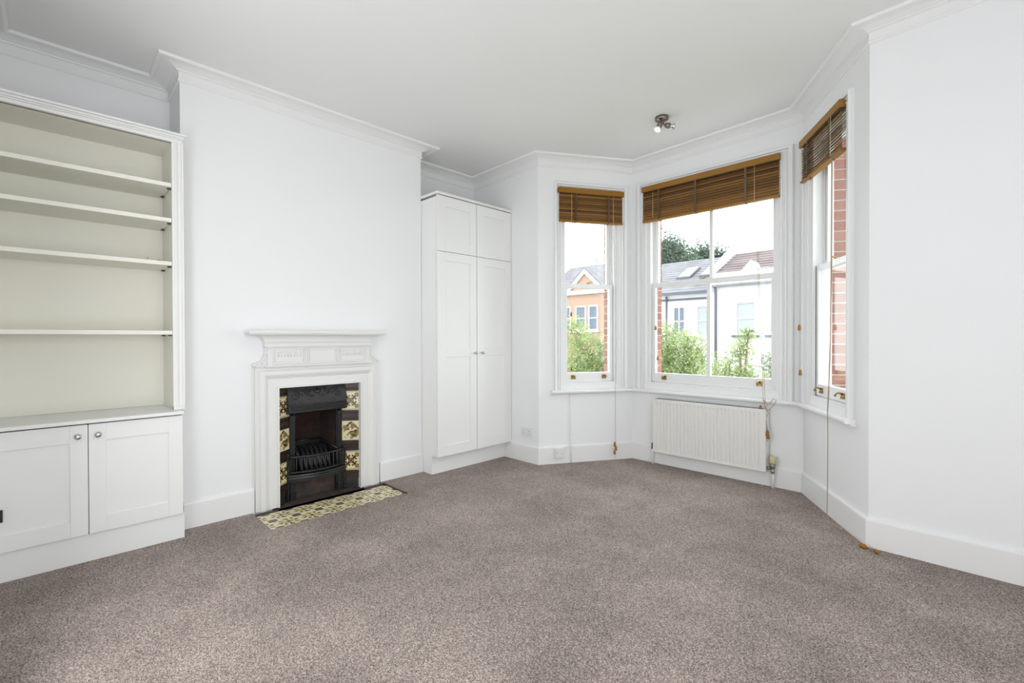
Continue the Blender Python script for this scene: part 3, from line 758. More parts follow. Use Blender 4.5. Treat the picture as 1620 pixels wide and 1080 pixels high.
# frieze
F0, F1 = FC-.405, FC+.405; FXF = XC+.052
m = MB(); m.box(XC, FXF, F0+.02, F1-.02, ZO-.004, 1.170); m.box(XC, FXF+.012, F0+.004, F1-.004, 1.140, 1.147); m.box(XC, FXF+.006, F0+.004, F1-.004, 1.147, 1.172); m.box(XC, FXF+.014, F0-.002, F1+.002, 1.170, 1.178)
m.box(XC, FXF+.012, F0-.0, F1+.0, ZO, ZO+.010)
m.build('frieze', MT['mantel'], ms, .0015)
def fpanel(a, b, flutes):
    m = MB()
    for (y0, y1, z0, z1) in ((a, b, 1.127, 1.134), (a, b, 1.018, 1.025), (a, a+.007, 1.025, 1.127), (b-.007, b, 1.025, 1.127)): m.box(FXF-.001, FXF+.007, y0, y1, z0, z1)
    for (y0, y1, z0, z1) in ((a+.014, b-.014, 1.116, 1.120), (a+.014, b-.014, 1.032, 1.036), (a+.014, a+.018, 1.036, 1.116), (b-.018, b-.014, 1.036, 1.116)): m.box(FXF-.001, FXF+.004, y0, y1, z0, z1)
    o = m.build('frieze_panel', MT['mantel'], ms, .001)
    if flutes:
        n = 8; w_ = (b-a-.05)/n
        for i in range(n):
            f = MB(); y = a+.025+w_*(i+.5); f.tube([(FXF, y, 1.070), (FXF, y, 1.108)], w_*.26, 8); f.build('flute', MT['mantel'], o)
fpanel(F0+.055, FC-.128, True); fpanel(FC-.112, FC+.112, False); fpanel(FC+.128, F1-.055, True)
for yy in (FC-.120, FC+.120):
    m = MB(); m.box(FXF-.001, FXF+.006, yy-.006, yy+.006, ZO+.01, 1.140); m.build('frieze_fillet', MT['mantel'], ms, .001)
def bracket(sgn):
    y0 = F0+.02 if sgn < 0 else F1-.02
    g = lambda d, z: (XC, y0+sgn*d, z)
    prof = [(0, 1.137), (.012, 1.137)]
    for i in range(9):
        a = i/8*math.pi/2; prof.append((.012+.062*(1-math.cos(a)), 1.120-.088*math.sin(a)))
    prof += [(.088, 1.026), (.092, 1.016), (.086, 1.006), (.07, 1.002), (0, 1.002)]
    m = MB(); m.extrude([g(d, z) for d, z in prof], (FXF-.012-XC, 0, 0))
    o = m.build('bracket', MT['mantel'], ms, .001)
    l = MB()
    l.tube([(FXF-.012, y0+sgn*(.010+.055*(i/8)**2), 1.115-.095*i/8) for i in range(9)], .004, 6)
    for i in range(4): l.lathe([(.003, 0), (.009, .002), (.008, .006), (.002, .009)], (FXF-.013, y0+sgn*(.004+.010*i), 1.100-.024*i), (1, 0, 0), 8)
    l.lathe([(.012, 0), (.012, .004), (.006, .010)], (FXF-.013, y0+sgn*.080, 1.018), (1, 0, 0), 10)
    l.build('carved_leaf', MT['mantel'], o)
bracket(-1); bracket(1)
# cavetto and shelf
SHX = XC+.125; SY0, SY1 = FC-.520, FC+.500
m = MB(); rows = []
for i in range(9):
    a = i/8*math.pi/2; e = math.sin(a); h = 1-math.cos(a)
    rows.append((FXF+.020+(SHX-.012-FXF-.020)*h, F0-.004-.083*h, F1+.004+.073*h, 1.178+.050*e))
vs = [q for (x, l, r, z) in rows for q in ((XC, l, z), (x, l, z), (x, r, z), (XC, r, z))]
fs = [(j*4+i, j*4+i+1, j*4+i+5, j*4+i+4) for j in range(8) for i in range(3)]+[(0, 1, 2, 3), (32, 33, 34, 35)]
m.add(vs, fs); m.build('cavetto', MT['mantel'], ms)
m = MB(); m.box(XC, SHX-.004, SY0+.004, SY1-.004, 1.228, 1.236); m.box(XC, SHX, SY0, SY1, 1.236, 1.256); m.build('mantel_shelf', MT['mantel'], ms, .003)

# ------------------------------------------------------------------ cast iron insert
fi = empty('cast_iron_fireplace', (-3.6, FC, 0)); tag(fi, 'black cast iron fireplace insert with tiled cheeks set inside the white mantelpiece', 'fireplace')
GC = 1.462; FXI = -3.615       # iron face plane
CL0, CL1 = Vector((-3.53, 1.148)), Vector((FXI, 1.262)); CR0, CR1 = Vector((-3.53, 1.785)), Vector((FXI, 1.668))
def cheek(P, Q, nm):
    d = (Q-P).normalized(); nrm = Vector((-d.y, d.x))
    if (Vector((-3.0, FC))-P).dot(nrm) < 0: nrm = -nrm
    L = (Q-P).length
    m = MB()
    q = lambda z: [(*(P-d*.02), z), (*(Q+d*.004), z), (*(Q+d*.004-nrm*.02), z), (*(P-d*.02-nrm*.02), z)]
    m.hexa(q(-.04), q(.90)); ck = m.build(nm, MT['iron'], fi)
    mid = (P+Q)/2; ang = math.atan2(d.y, d.x)
    Rm = Matrix(((d.x, 0, nrm.x), (d.y, 0, nrm.y), (0, 1, 0)))
    if Rm.determinant() < 0: Rm = Matrix(((-d.x, 0, nrm.x), (-d.y, 0, nrm.y), (0, 1, 0)))
    def tl(name, mt, w_, h_, zc, th=.004):
        t = MB(); t.box(-w_/2, w_/2, -h_/2, h_/2, 0, th); o = t.build(name, mt, None, .0012)
        p = mid+nrm*.001; o.location = (p.x, p.y, zc); o.rotation_euler = Rm.to_euler()
        o.parent = ck
        return o
    for z, k in ((.701, 0), (.459, 1), (.217, 0)):
        tl('cheek_tile', MT['ctile'] if k == 0 else MT['btile'], min(L-.006, .150), .156, z)
    for z in (.822, .580, .338, .096): tl('strip_tile', MT['stile'], L-.01, .042, z)
    for z in (.792, .610, .550, .368, .308, .126): tl('cheek_bar', MT['iron2'], L, .012, z, .008)
cheek(CL0, CL1, 'left_cheek'); cheek(CR0, CR1, 'right_cheek')
m = MB()
m.box(FXI-.02, FXI, CL1.y-.005, CL1.y+.045, -.04, .90); m.box(FXI-.02, FXI, CR1.y-.045, CR1.y+.005, -.04, .90); m.box(FXI-.02, FXI, CL1.y, CR1.y, .64, .90)
m.build('face_frame', MT['iron'], fi, .002)
for y in (CL1.y+.022, CR1.y-.022):
    m = MB(); m.box(FXI, FXI+.012, y-.017, y+.017, .02, .62); 
    for i in range(24): m.box(FXI+.012, FXI+.017, y-.010, y+.010, .10+i*.021, .113+i*.021)
    m.box(FXI, FXI+.020, y-.021, y+.021, -.02, .05); m.box(FXI, FXI+.018, y-.020, y+.020, .60, .625)
    m.build('pilaster', MT['iron2'], fi, .001)
# canopy hood
HY0_, HY1_ = 1.243, 1.690
m = MB()
hp = [(FXI, .862), (FXI+.018, .850), (FXI+.030, .80), (FXI+.040, .735), (FXI+.048, .712), (FXI+.052, .705), (FXI+.050, .652), (FXI+.044, .646), (FXI+.020, .640), (FXI, .640)]
m.extrude([(x, HY0_, z) for x, z in hp], (0, HY1_-HY0_, 0))
hood = m.build('canopy', MT['iron'], fi, .002)
m = MB()
def hx(z): return FXI+.018+(.850-z)/(.850-.735)*.022+.003
def spiral(cy, cz, r0, turns, sgn, ph=0):
    n = 26; return [(hx(cz+r*math.sin(a)), cy+sgn*r*math.cos(a), cz+r*math.sin(a)) for i in range(n) for r, a in ((r0*(1-i/n*.85), ph+turns*2*math.pi*i/n),)]
for sg in (-1, 1):
    m.tube(spiral(GC+sg*.165, .772, .032, 1.5, sg, math.pi*.5), .0035, 5)
    m.tube([(hx(z), GC+sg*y, z) for y, z in ((.165, .804), (.13, .812), (.10, .80), (.075, .775), (.05, .762), (.02, .770))], .0035, 5)
    m.tube(spiral(GC+sg*.085, .79, .018, 1.3, -sg, 0), .003, 5)
    for (y, z) in ((.055, .80), (.075, .765), (.11, .77), (.04, .755), (.02, .79), (.13, .782)):
        m.tube([(hx(z), GC+sg*y, z), (hx(z+.012), GC+sg*(y+.008), z+.012), (hx(z+.02), GC+sg*(y+.002), z+.020)], [.003, .006, .002], 6)
m.lathe([(.024, 0), (.022, .004), (.010, .008)], (hx(.80)-.004, GC, .800), (1, 0, .3), 12)
m.tube([(hx(z), GC+.062*math.cos(a), z) for a in [i/12*math.pi for i in range(13)] for z in (.778+.045*math.sin(a),)], .003, 5)
m.build('scroll_relief', MT['iron2'], hood)
m = MB(); n = 60
m.tube([(FXI+.053, HY0_+.02+(HY1_-HY0_-.04)*i/n, .678+.013*math.sin(i/n*2*math.pi*9)) for i in range(n+1)], .0035, 5)
m.tube([(FXI+.053, HY0_+.02+(HY1_-HY0_-.04)*i/n, .678-.013*math.sin(i/n*2*math.pi*9)) for i in range(n+1)], .0035, 5)
m.tube([(FXI+.052, HY0_+.003, .702), (FXI+.052, HY1_-.003, .702)], .005, 6); m.tube([(FXI+.050, HY0_+.003, .652), (FXI+.050, HY1_-.003, .652)], .005, 6)
m.build('guilloche_relief', MT['iron2'], hood)
# firebox lining
m = MB()
BK = -3.845
m.box(BK-.012, BK, 1.30, 1.63, -.04, .87); m.build('fireback', MT['soot'], fi)
for (ya, yb_) in ((CL1.y+.035, 1.345), (CR1.y-.035, 1.585)):
    m = MB(); sg = 1 if yb_ > ya else -1
    m.hexa([(FXI, ya, -.04), (BK, yb_, -.04), (BK, yb_-sg*.02, -.04), (FXI, ya-sg*.02, -.04)], [(FXI, ya, .87), (BK, yb_, .87), (BK, yb_-sg*.02, .87), (FXI, ya-sg*.02, .87)])
    m.build('fire_cheek', MT['soot'], fi)
for r in range(5):    # firebricks at the back
    z = .40+r*.052
    for c_ in range(2):
        y = 1.35+c_*.115+(r % 2)*.03
        q = MB(); q.box(BK, BK+.006, y, y+.110, z, z+.047); q.build('firebrick', MT['soot'], fi)
# coal tray rim, ribbed bottom grate
rim = [(FXI+.03, CL1.y+.05, .330), (BK+.025, 1.362, .385), (BK+.025, 1.572, .385), (FXI+.03, CR1.y-.05, .330)]
m = MB(); m.tube([rim[0], rim[1]], .008, 8); m.tube([rim[1], rim[2]], .008, 8); m.tube([rim[2], rim[3]], .008, 8)
for k in range(3):
    a, b = Vector(rim[k]), Vector(rim[k+1]); m.hexa([a-Vector((0, 0, .12)), b-Vector((0, 0, .12)), b-Vector((0, .002, .12)), a-Vector((.002, .0, .12))], [a, b, b+Vector((.003, .003, 0)), a+Vector((.003, .003, 0))])
m.build('basket_lining', MT['iron2'], fi)
for i in range(7):
    y = GC-.108+i*.036
    m = MB(); m.tube([(BK+.05, y, .20), (BK+.055, y, .30), (BK+.085, y, .345), (BK+.13, y, .335), (BK+.18, y, .275), (BK+.235, y, .20)], .0165, 8); m.build('grate_rib', MT['iron2'], fi)
# bowed front basket
gy0, gy1 = 1.245, 1.680
def bow(u, d=.070): return FXI+.022+d*math.sin(math.pi*u)**.8 if 0 < u < 1 else FXI+.022
def bowpts(z, d=.070, n=20): return [(bow(i/n, d), gy0+(gy1-gy0)*i/n, z) for i in range(n+1)]
m = MB(); m.tube(bowpts(.322), .008, 8); m.tube(bowpts(.207), .007, 8); m.build('basket_rail', MT['iron2'], fi)
for i in range(13):
    u = (i+.5)/13; y = gy0+(gy1-gy0)*u; x = bow(u)
    m = MB(); m.tube([(x, y, .205), (x+.002, y, .235), (x+.004, y, .265), (x+.002, y, .295), (x, y, .322)], [.005, .0045, .007, .0045, .005], 8); m.build('basket_bar', MT['iron2'], fi)
m = MB(); n = 16
pf = [(.0, .192), (.010, .190), (.012, .180), (.004, .172), (.006, .160), (.016, .152), (.016, .142), (.0, .138), (-.02, .138), (-.02, .192)]
vs = []
for i in range(n+1):
    u = i/n
    for (o_, z) in pf: vs.append((bow(u, .066)+o_, gy0-.005+(gy1-gy0+.01)*u, z))
k = len(pf)
m.add(vs, [(i*k+j, i*k+(j+1) % k, (i+1)*k+(j+1) % k, (i+1)*k+j) for i in range(n) for j in range(k)]+[tuple(range(k)), tuple(range(n*k, (n+1)*k))])
m.build('basket_apron', MT['iron2'], fi)
for y in (gy0, gy1):
    m = MB(); m.lathe([(.010, 0), (.009, .01), (.006, .03), (.008, .12), (.006, .20), (.010, .33), (.012, .338), (.004, .35)], (FXI+.024, y, 0), (0, 0, 1), 10); m.build('basket_post', MT['iron2'], fi)
m = MB(); m.box(BK, FXI+.0, 1.31, 1.62, .185, .200); m.build('bottom_grate', MT['iron'], fi)
m = MB(); m.box(BK, BK+.2, 1.30, 1.62, -.02, .14); m.build('ash_pit_back', MT['slab'], fi)

# hearth
he = empty('hearth', (-3.3, 1.47, -.01)); tag(he, 'patterned cream and olive tile hearth let into the carpet before the fireplace', 'hearth')
m = MB(); m.box(BK, -3.440, 1.14, 1.79, -.05, -.006); m.box(-3.49, -3.440, HY0, HY1, -.05, -.006); m.box(-3.44, HX1, HY0, HY1, -.05, -.014); m.build('hearth_slab', MT['slab'], he)
tme = None
for i in range(7):
    for j in range(2):
        xa = HX1-.152*(j+.5)-.002; ya = HY1-.002-.152*(i+.5)
        wy = .150
        if i == 6:
            t = MB(); w0 = (HY1-.002-.152*6)-HY0-.003; t.box(-.075, .075, .075-w0, .075, 0, .009); o = t.build('hearth_tile', MT['htile'], None)
            o.location = (xa, ya, -.013); o.parent = he; o.matrix_parent_inverse = parent_inv(he); continue
        if tme is None:
            t = MB(); t.box(-.075, .075, -.075, .075, 0, .009); o = t.build('hearth_tile', MT['htile'], None); tme = o.data
        else: o = bpy.data.objects.new('hearth_tile', tme); COL.objects.link(o)
        o.location = (xa, ya, -.013+random.uniform(-.0006, .0006)); o.parent = he; o.matrix_parent_inverse = parent_inv(he)
m = MB(); m.box(-3.475, HX1+.01, HY1-.004, HY1+.010, -.01, .006); m.build('edge_strip', MT['stile'], he)['label'] = 'dark brown carpet edge strip'

# ------------------------------------------------------------------ sockets, pipes
sk = empty('double_socket', (-3.09, 3.288, .29)); tag(sk, 'white double power socket on the wall right of the wardrobe', 'socket')
m = MB(); m.box(-3.165, -3.018, 3.279, 3.288, .247, .333); m.build('face_plate', MT['plastic'], sk, .002)
for dx in (-.036, .036):
    q = MB(); c_ = -3.0915+dx
    q.box(c_-.003, c_+.003, 3.2782, 3.2792, .293, .302)
    q.box(c_-.016, c_-.008, 3.2782, 3.2792, .270, .275); q.box(c_+.008, c_+.016, 3.2782, 3.2792, .270, .275); q.build('socket_pins', MT['slot'], sk)
    q = MB(); q.box(c_-dx*.5-.007, c_-dx*.5+.007, 3.276, 3.280, .300, .320); q.build('switch', MT['plastic'], sk, .001)
s2 = empty('telephone_socket', BL.pt(.195, -.02, .10)); tag(s2, 'small white box socket fixed on the skirting under the left bay window', 'socket')
m = MB(); BL.box(m, .150, .236, -.046, -.018, .060, .150); m.build('box', MT['plastic'], s2, .004)
for a in (.168, .218):
    m = MB(); m.lathe([(.003, 0), (.003, .0012)], BL.pt(a, -.046, .105), (*(-BL.n), 0), 8); m.build('screw', MT['slot'], s2)
m = MB(); m.lathe([(.004, 0), (.004, .004)], BL.pt(.165, -.03, .056), (0, 0, 1), 8); m.build('cable_gland', MT['slot'], s2)
m = MB(); m.tube([BL.pt(.312, -.008, .668), BL.pt(.314, -.009, .55), BL.pt(.311, -.008, .45), BL.pt(.314, -.008, .30), BL.pt(.318, -.010, .18), BL.pt(.319, -.026, .165), BL.pt(.317, -.026, .003)], .005, 8)
for z in (.60, .43, .27): BL.box(m, .304, .322, -.016, -.0, z-.004, z+.004)
m.tube([BL.pt(.238, -.024, .152), BL.pt(.28, -.022, .160), BL.pt(.312, -.024, .163)], .0025, 6)
tag(m.build('cable', MT['trim'], None), 'white painted cable clipped down the wall below the left bay window', 'cable')

# ------------------------------------------------------------------ ceiling spotlight
LX, LY = -1.765, 3.437; HZ = Hc(LX)
cs = empty('ceiling_spotlight', (LX, LY, HZ)); tag(cs, 'small pewter ceiling spotlight with two adjustable bulbs in the bay', 'light')
m = MB(); m.lathe([(.052, 0), (.052, -.020), (.046, -.026), (.020, -.030), (.012, -.052)], (LX, LY, HZ), (0, 0, 1), 28); m.build('ceiling_rose', MT['bronze'], cs)
def head(dirv, off_, lit):
    d = Vector(dirv).normalized(); p0 = Vector((LX, LY, HZ-.05))+Vector(off_)
    m = MB(); m.tube([(LX, LY, HZ-.035), tuple(p0), tuple(p0+d*.012)], .008, 8)
    m.lathe([(.014, -.004), (.020, .006), (.023, .03), (.018, .034)], p0+d*.008, d, 14)
    h = m.build('spot_head', MT['bronze'], cs)
    m = MB(); m.lathe([(.014, 0), (.020, .010), (.0255, .032), (.0255, .037)], p0+d*.040, d, 18); m.build('reflector', MT['reflector'], h)
    m = MB(); m.lathe([(.0235, 0), (.020, .004), (.005, .006)], p0+d*.0775, d, 18); o = m.build('bulb_face', MT['bulb'] if lit else MT['reflector'], h)
    if lit: o['label'] = 'lit warm white bulb face'
head(tuple(-rt*.45-fw*.25+Vector((0, 0, -.85))), tuple(-rt*.012-fw*.02), True)
head(tuple(rt*.9+fw*.05+Vector((0, 0, -.10))), tuple(rt*.022+fw*.0+Vector((0, 0, -.012))), False)

# ------------------------------------------------------------------ outside
GZ = -3.3
m = MB(); m.box(-60, 60, 4.7, 90, GZ-.3, GZ); struct(m.build('ground', MT['ground']), 'garden ground outside below the bay windows', 'ground')
m = MB(); m.box(-60, 60, 11, 17.5, GZ, GZ+.02); struct(m.build('street', MT['asphalt']), 'grey street between the gardens and the houses opposite', 'street')
def farwin(par, x0, x1, z0, z1, y, m_, sill=True, bars=1):
    f = MB(); t = .09
    f.box(x0-t, x1+t, y-.05, y+.02, z1, z1+t); f.box(x0-t, x1+t, y-.05, y+.02, z0-t, z0); f.box(x0-t, x0, y-.05, y+.02, z0, z1); f.box(x1, x1+t, y-.05, y+.02, z0, z1)
    zm = (z0+z1)/2; f.box(x0, x1, y-.04, y+.02, zm-.03, zm+.03)
    if bars: f.box((x0+x1)/2-.03, (x0+x1)/2+.03, y-.04, y+.02, z0, z1)
    o = f.build('window', MT['render'], par)
    g = MB(); g.box(x0, x1, y-.01, y+.01, z0, z1); g.build('pane', MT[m_], o)
    if sill:
        s_ = MB(); s_.box(x0-.2, x1+.2, y-.16, y, z0-t-.1, z0-t); s_.build('sill', MT['pipe' if sill == 2 else 'render'], o)
def courses(m, xa, xb, ya, za, yb, zb, n, t=.03):
    for i in range(n):
        u0, u1 = i/n, (i+1)/n; A = Vector((0, ya+(yb-ya)*u0, za+(zb-za)*u0)); B = Vector((0, ya+(yb-ya)*u1, za+(zb-za)*u1))
        m.hexa([(xa, A.y, A.z-.05), (xb, A.y, A.z-.05), (xb, B.y, B.z-.05), (xa, B.y, B.z-.05)], [(xa, A.y, A.z+t), (xb, A.y, A.z+t), (xb, B.y, B.z+.002), (xa, B.y, B.z+.002)])
# white terrace
HYF = 22.0
te = empty('white_terrace_house', (-9, HYF, GZ)); tag(te, 'white terrace with grey slate roof and skylights, behind left half of wide window', 'house')
m = MB(); m.box(-13.4, -8.76, HYF, HYF+9, GZ, 3.50); m.build('wall', MT['render'], te)
m = MB(); courses(m, -13.6, -8.76, HYF-.25, 3.40, HYF+4.2, 5.62, 14); m.build('slate_roof', MT['slate'], te)
m = MB(); m.box(-13.6, -8.76, HYF-.35, HYF-.2, 3.30, 3.42); m.box(-13.4, -8.85, HYF-.05, HYF, 3.02, 3.12); m.build('gutter', MT['pipe'], te)
for (x, wd_) in ((-11.2, .75), (-10.0, .75)):
    y = HYF+1.9; z = 3.40+2.22*(1.9+.25)/4.45
    s_ = MB(); a, b = (HYF+1.4), (HYF+2.7); za = 3.40+2.22*(a-HYF+.25)/4.45; zb = 3.40+2.22*(b-HYF+.25)/4.45
    s_.hexa([(x, a, za), (x+wd_, a, za), (x+wd_, b, zb), (x, b, zb)], [(x, a-.02, za+.12), (x+wd_, a-.02, za+.12), (x+wd_, b-.02, zb+.12), (x, b-.02, zb+.12)])
    o = s_.build('skylight', MT['pipe'], te)
    g = MB(); g.hexa([(x+.08, a+.08, za+.15), (x+wd_-.08, a+.08, za+.15), (x+wd_-.08, b-.08, zb+.09), (x+.08, b-.08, zb+.09)], [(x+.08, a+.06, za+.17), (x+wd_-.08, a+.06, za+.17), (x+wd_-.08, b-.1, zb+.11), (x+.08, b-.1, zb+.11)]); g.build('pane', MT['farpale'], o)
farwin(te, -10.62, -10.12, 1.35, 2.66, HYF, 'fardark', True, 1)
farwin(te, -12.6, -11.9, 1.2, 2.6, HYF, 'fardark', True, 1)
farwin(te, -9.45, -9.0, 1.35, 2.66, HYF, 'farpale', True, 0)
m = MB(); m.tube([(-11.0, HYF-.1, 3.25), (-11.0, HYF-.1, GZ)], .05, 8); m.build('downpipe', MT['pipe'], te)
t2 = empty('white_terrace_house', (-4, HYF, GZ)); tag(t2, 'white terrace with brown tiled roof, behind right half of wide window', 'house')
m = MB(); m.tube([(-8.55, HYF-.25, 3.52), (-8.55, HYF-.17, 3.2), (-8.55, HYF-.17, GZ)], .055, 8); m.build('downpipe', MT['pipe'], t2)
m = MB(); m.box(-8.75, 4.0, HYF-.1, HYF+9, GZ, 3.62); m.box(-8.75, 4.0, HYF-.22, HYF, 3.62, 4.16); m.build('wall', MT['render'], t2)
m = MB(); courses(m, -8.55, 4.0, HYF-.1, 4.15, HYF+2.6, 5.42, 8, .07); m.build('tiled_roof', MT['redtile'], t2)
m = MB(); m.add([(-8.75, HYF-.3, 4.1), (-8.55, HYF-.3, 4.1), (-8.55, HYF+2.6, 5.55), (-8.75, HYF+2.6, 5.75), (-8.75, HYF-.3, 4.35), (-8.55, HYF-.3, 4.35), (-8.55, HYF+2.6, 5.75), (-8.75, HYF+2.6, 5.95)], [(0, 3, 2, 1), (4, 5, 6, 7), (0, 1, 5, 4), (1, 2, 6, 5), (2, 3, 7, 6), (3, 0, 4, 7)]); m.build('party_wall', MT['render'], t2)
m = MB(); m.box(-8.75, 4.0, HYF-.35, HYF-.2, 3.52, 3.62); m.build('gutter', MT['slate'], t2)
m = MB(); m.extrude([(-7.38, HYF-.3, 4.16), (-6.62, HYF-.3, 4.16), (-7.0, HYF-.3, 4.58)], (0, 1.4, 0)); o = m.build('dormer_gable', MT['render'], t2)
m = MB(); m.extrude([(-7.2, HYF-.32, 4.2), (-6.8, HYF-.32, 4.2), (-7.0, HYF-.32, 4.45)], (0, .03, 0)); m.build('dormer_panel', MT['farpale'], o)
farwin(t2, -7.62, -6.9, 1.40, 2.72, HYF-.1, 'farpale', 2, 0)
farwin(t2, -6.25, -5.5, 1.40, 2.72, HYF-.1, 'farpale', 2, 0)
farwin(t2, -4.2, -3.4, 1.40, 2.72, HYF-.1, 'farpale', 2, 0)
# brick gable house seen through the left window
gh = empty('brick_gable_house', (-17.4, 24, GZ)); tag(gh, 'orange brick house with white gable boards seen through the narrow left window', 'house')
m = MB(); m.box(-20.4, -14.6, 24, 32, GZ, 4.15); m.add([(-18.95, 24, 4.15), (-16.0, 24, 4.15), (-17.48, 24, 5.45), (-18.95, 24.4, 4.15), (-16.0, 24.4, 4.15), (-17.48, 24.4, 5.45)], [(0, 1, 2), (5, 4, 3), (0, 3, 4, 1), (1, 4, 5, 2), (2, 5, 3, 0)])
m.build('wall', MT['farbrick'], gh)
for sg in (-1, 1):
    m = MB(); e = (-17.48+sg*1.75, 3.95); a = (-17.48, 5.55)
    m.extrude([(e[0], 23.85, e[1]), (a[0], 23.85, a[1]), (a[0], 23.85, a[1]-.30), (e[0]-sg*.12, 23.85, e[1]-.14)], (0, .12, 0)); m.build('barge_board', MT['render'], gh)
m = MB(); m.box(-20.6, -14.4, 23.8, 24, 3.95, 4.20); m.build('eaves_board', MT['render'], gh)
m = MB(); courses(m, -21, -14.4, 24.1, 4.2, 27, 6.3, 12)
m.build('slate_roof', MT['slate'], gh)
m = MB(); m.hexa([(-17.48, 23.85, 5.55), (-19.25, 23.85, 3.98), (-19.25, 26.5, 3.98), (-17.48, 26.5, 5.55)], [(-17.48, 23.85, 5.65), (-19.3, 23.85, 4.05), (-19.3, 26.5, 4.05), (-17.48, 26.5, 5.65)])
m.hexa([(-17.48, 23.85, 5.55), (-15.71, 23.85, 3.98), (-15.71, 26.5, 3.98), (-17.48, 26.5, 5.55)], [(-17.48, 23.85, 5.65), (-15.66, 23.85, 4.05), (-15.66, 26.5, 4.05), (-17.48, 26.5, 5.65)])
m.build('gable_roof', MT['slate'], gh)
for (a, b) in ((-18.15, -17.5), (-17.15, -16.6), (-19.2, -18.7)): farwin(gh, a, b, 1.75, 3.15, 24, 'fardark', True, 0)

def tree(name, label, base_, blobs, nleaf, ls, mat_, trunk_r=.12, group=None, branches=True, fill=.55):
    root = empty(name, base_); tag(root, label, 'tree', group)
    b = Vector(base_); fo = MB(); br = MB(); rnd = random.Random(int(abs(base_[0])*100+abs(base_[1])*7))
    cen = Vector((sum(q[0] for q in blobs)/len(blobs), sum(q[1] for q in blobs)/len(blobs), min(q[2]-q[3] for q in blobs)))
    br.tube([tuple(b), tuple((b+cen)/2+Vector((.1, 0, 0))), tuple(cen)], [trunk_r, trunk_r*.8, trunk_r*.6], 8)
    tot = sum(q[3]**2 for q in blobs)
    for (x, y, z, r) in blobs:
        c = Vector((x, y, z))
        br.tube([tuple(cen), tuple((cen+c)/2+Vector((rnd.uniform(-.2, .2)*r, 0, rnd.uniform(-.1, .2)*r))), tuple(c), tuple(c+Vector((rnd.uniform(-.3, .3)*r, 0, r*.8)))], [trunk_r*.5, trunk_r*.3, trunk_r*.15, trunk_r*.05], 5)
        if branches:
            for k in range(9):
                d = Vector((rnd.gauss(0, 1), rnd.gauss(0, 1), rnd.gauss(.4, .8))).normalized()
                p0 = c+Vector((rnd.uniform(-.2, .2), 0, rnd.uniform(-.4, .2)))*r
                br.tube([tuple(p0), tuple(p0+d*r*.5+Vector((0, 0, .03))), tuple(p0+d*r*1.0)], [trunk_r*.12, trunk_r*.08, trunk_r*.03], 4, False)
        for k in range(int(nleaf*r*r/tot)):
            d = Vector((rnd.gauss(0, 1), rnd.gauss(0, 1), rnd.gauss(0, 1))).normalized(); rr = r*(fill+(1.15-fill)*rnd.random()**1.3)*(1+.22*math.sin(7*d.x+x*3)*math.sin(6*d.z+z*5))
            p = c+d*rr; s_ = ls*rnd.uniform(.6, 1.3)
            a = Vector((rnd.gauss(0, 1), rnd.gauss(0, 1), rnd.gauss(0, 1))).normalized(); q = a.cross(Vector((rnd.gauss(0, 1), rnd.gauss(0, 1), rnd.gauss(0, 1)))).normalized()
            o = len(fo.v); fo.v += [tuple(p-a*s_), tuple(p+q*s_*.45), tuple(p+a*s_), tuple(p-q*s_*.45)]; fo.f.append((o, o+1, o+2, o+3)); fo.sm.append(False)
    br.build('trunk', MT['bark'], root)
    fo.build('foliage', MT[mat_], root)['kind'] = 'stuff'
rr = random.Random(3)
def further(bl, k): return [(x*k, y*k, 1.2+(z-1.2)*k, r*k) for x, y, z, r in bl]
def cloud(cx, cy, cz, w_, h_, n, r): return [(cx+rr.uniform(-w_, w_), cy+rr.uniform(-.6, .6), cz+rr.uniform(-h_, h_), r*rr.uniform(.7, 1.2)) for _ in range(n)]
tree('garden_tree', 'light green leafy tree outside behind the left pane of the wide window', (-4.1, 8.6, GZ), [(-4.45, 8.6, 1.15, .42), (-3.95, 8.6, .95, .42), (-4.35, 8.8, .45, .6), (-3.7, 8.6, .35, .5), (-4.0, 8.5, -.3, .8), (-4.7, 9.0, .6, .45), (-3.5, 8.6, -.1, .5), (-4.15, 8.7, .75, .5)], 19000, .030, 'leafn', .10)
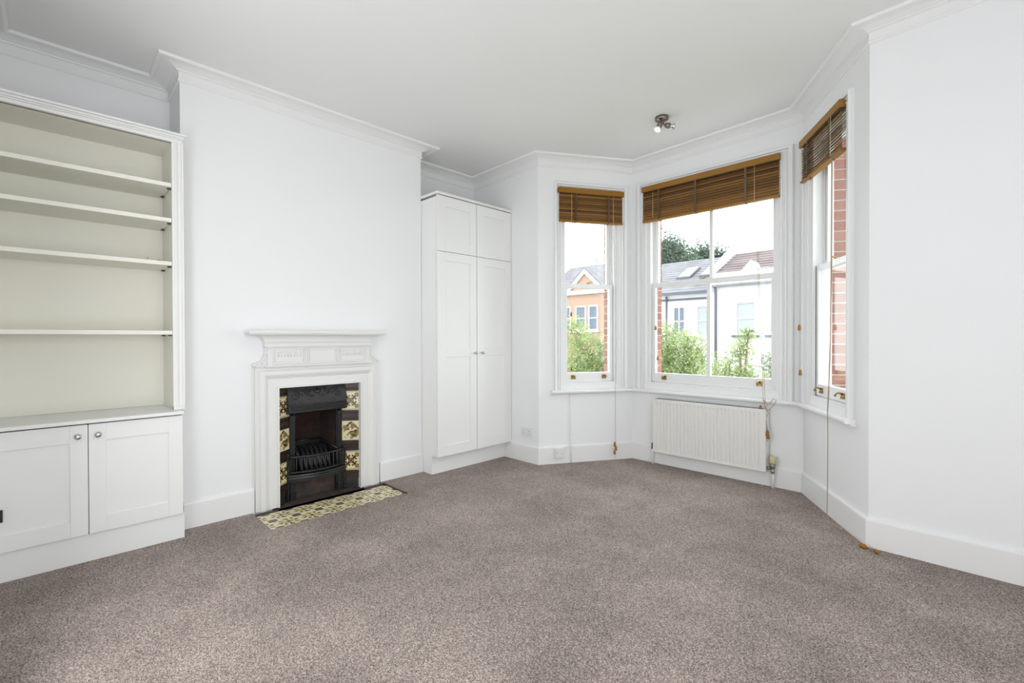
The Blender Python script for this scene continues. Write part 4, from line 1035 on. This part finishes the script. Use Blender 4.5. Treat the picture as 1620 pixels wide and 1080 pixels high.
tree('garden_tree', 'light green leafy tree outside behind the right pane of the wide window', (-2.4, 7.0, GZ), further([(-3.15, 8.5, .55, .36), (-2.85, 8.4, .35, .38), (-2.9, 8.5, 1.0, .20), (-2.78, 8.5, 1.25, .13), (-2.6, 8.5, -.1, .5), (-3.2, 8.4, -.1, .6), (-2.85, 8.5, .1, .5)], .83), 12000, .024, 'leafn', .08)
tree('garden_tree', 'greyer green bush outside at the right edge of the wide window', (-2.7, 10.6, GZ), further([(-2.38, 8.7, .75, .26), (-2.15, 8.7, .5, .45), (-2.3, 8.6, .1, .6), (-1.6, 8.7, .4, .6)], 1.22), 9000, .036, 'leafg', .08)
tree('garden_tree', 'light green tree outside behind the narrow left window', (-6.6, 9.2, GZ), [(-7.1, 9.3, 1.3, .42), (-6.6, 9.2, .9, .45), (-6.9, 9.0, .3, .6), (-6.3, 9.2, .3, .5), (-6.1, 9.3, 1.0, .3), (-6.6, 9.2, -.3, .7), (-6.6, 9.2, .4, .5)], 15000, .032, 'leafn', .10)
def crown(cx, cy, pts, r): return [(cx+a, cy+rr.uniform(-1, 1), z, r*k) for a, z, k in pts]
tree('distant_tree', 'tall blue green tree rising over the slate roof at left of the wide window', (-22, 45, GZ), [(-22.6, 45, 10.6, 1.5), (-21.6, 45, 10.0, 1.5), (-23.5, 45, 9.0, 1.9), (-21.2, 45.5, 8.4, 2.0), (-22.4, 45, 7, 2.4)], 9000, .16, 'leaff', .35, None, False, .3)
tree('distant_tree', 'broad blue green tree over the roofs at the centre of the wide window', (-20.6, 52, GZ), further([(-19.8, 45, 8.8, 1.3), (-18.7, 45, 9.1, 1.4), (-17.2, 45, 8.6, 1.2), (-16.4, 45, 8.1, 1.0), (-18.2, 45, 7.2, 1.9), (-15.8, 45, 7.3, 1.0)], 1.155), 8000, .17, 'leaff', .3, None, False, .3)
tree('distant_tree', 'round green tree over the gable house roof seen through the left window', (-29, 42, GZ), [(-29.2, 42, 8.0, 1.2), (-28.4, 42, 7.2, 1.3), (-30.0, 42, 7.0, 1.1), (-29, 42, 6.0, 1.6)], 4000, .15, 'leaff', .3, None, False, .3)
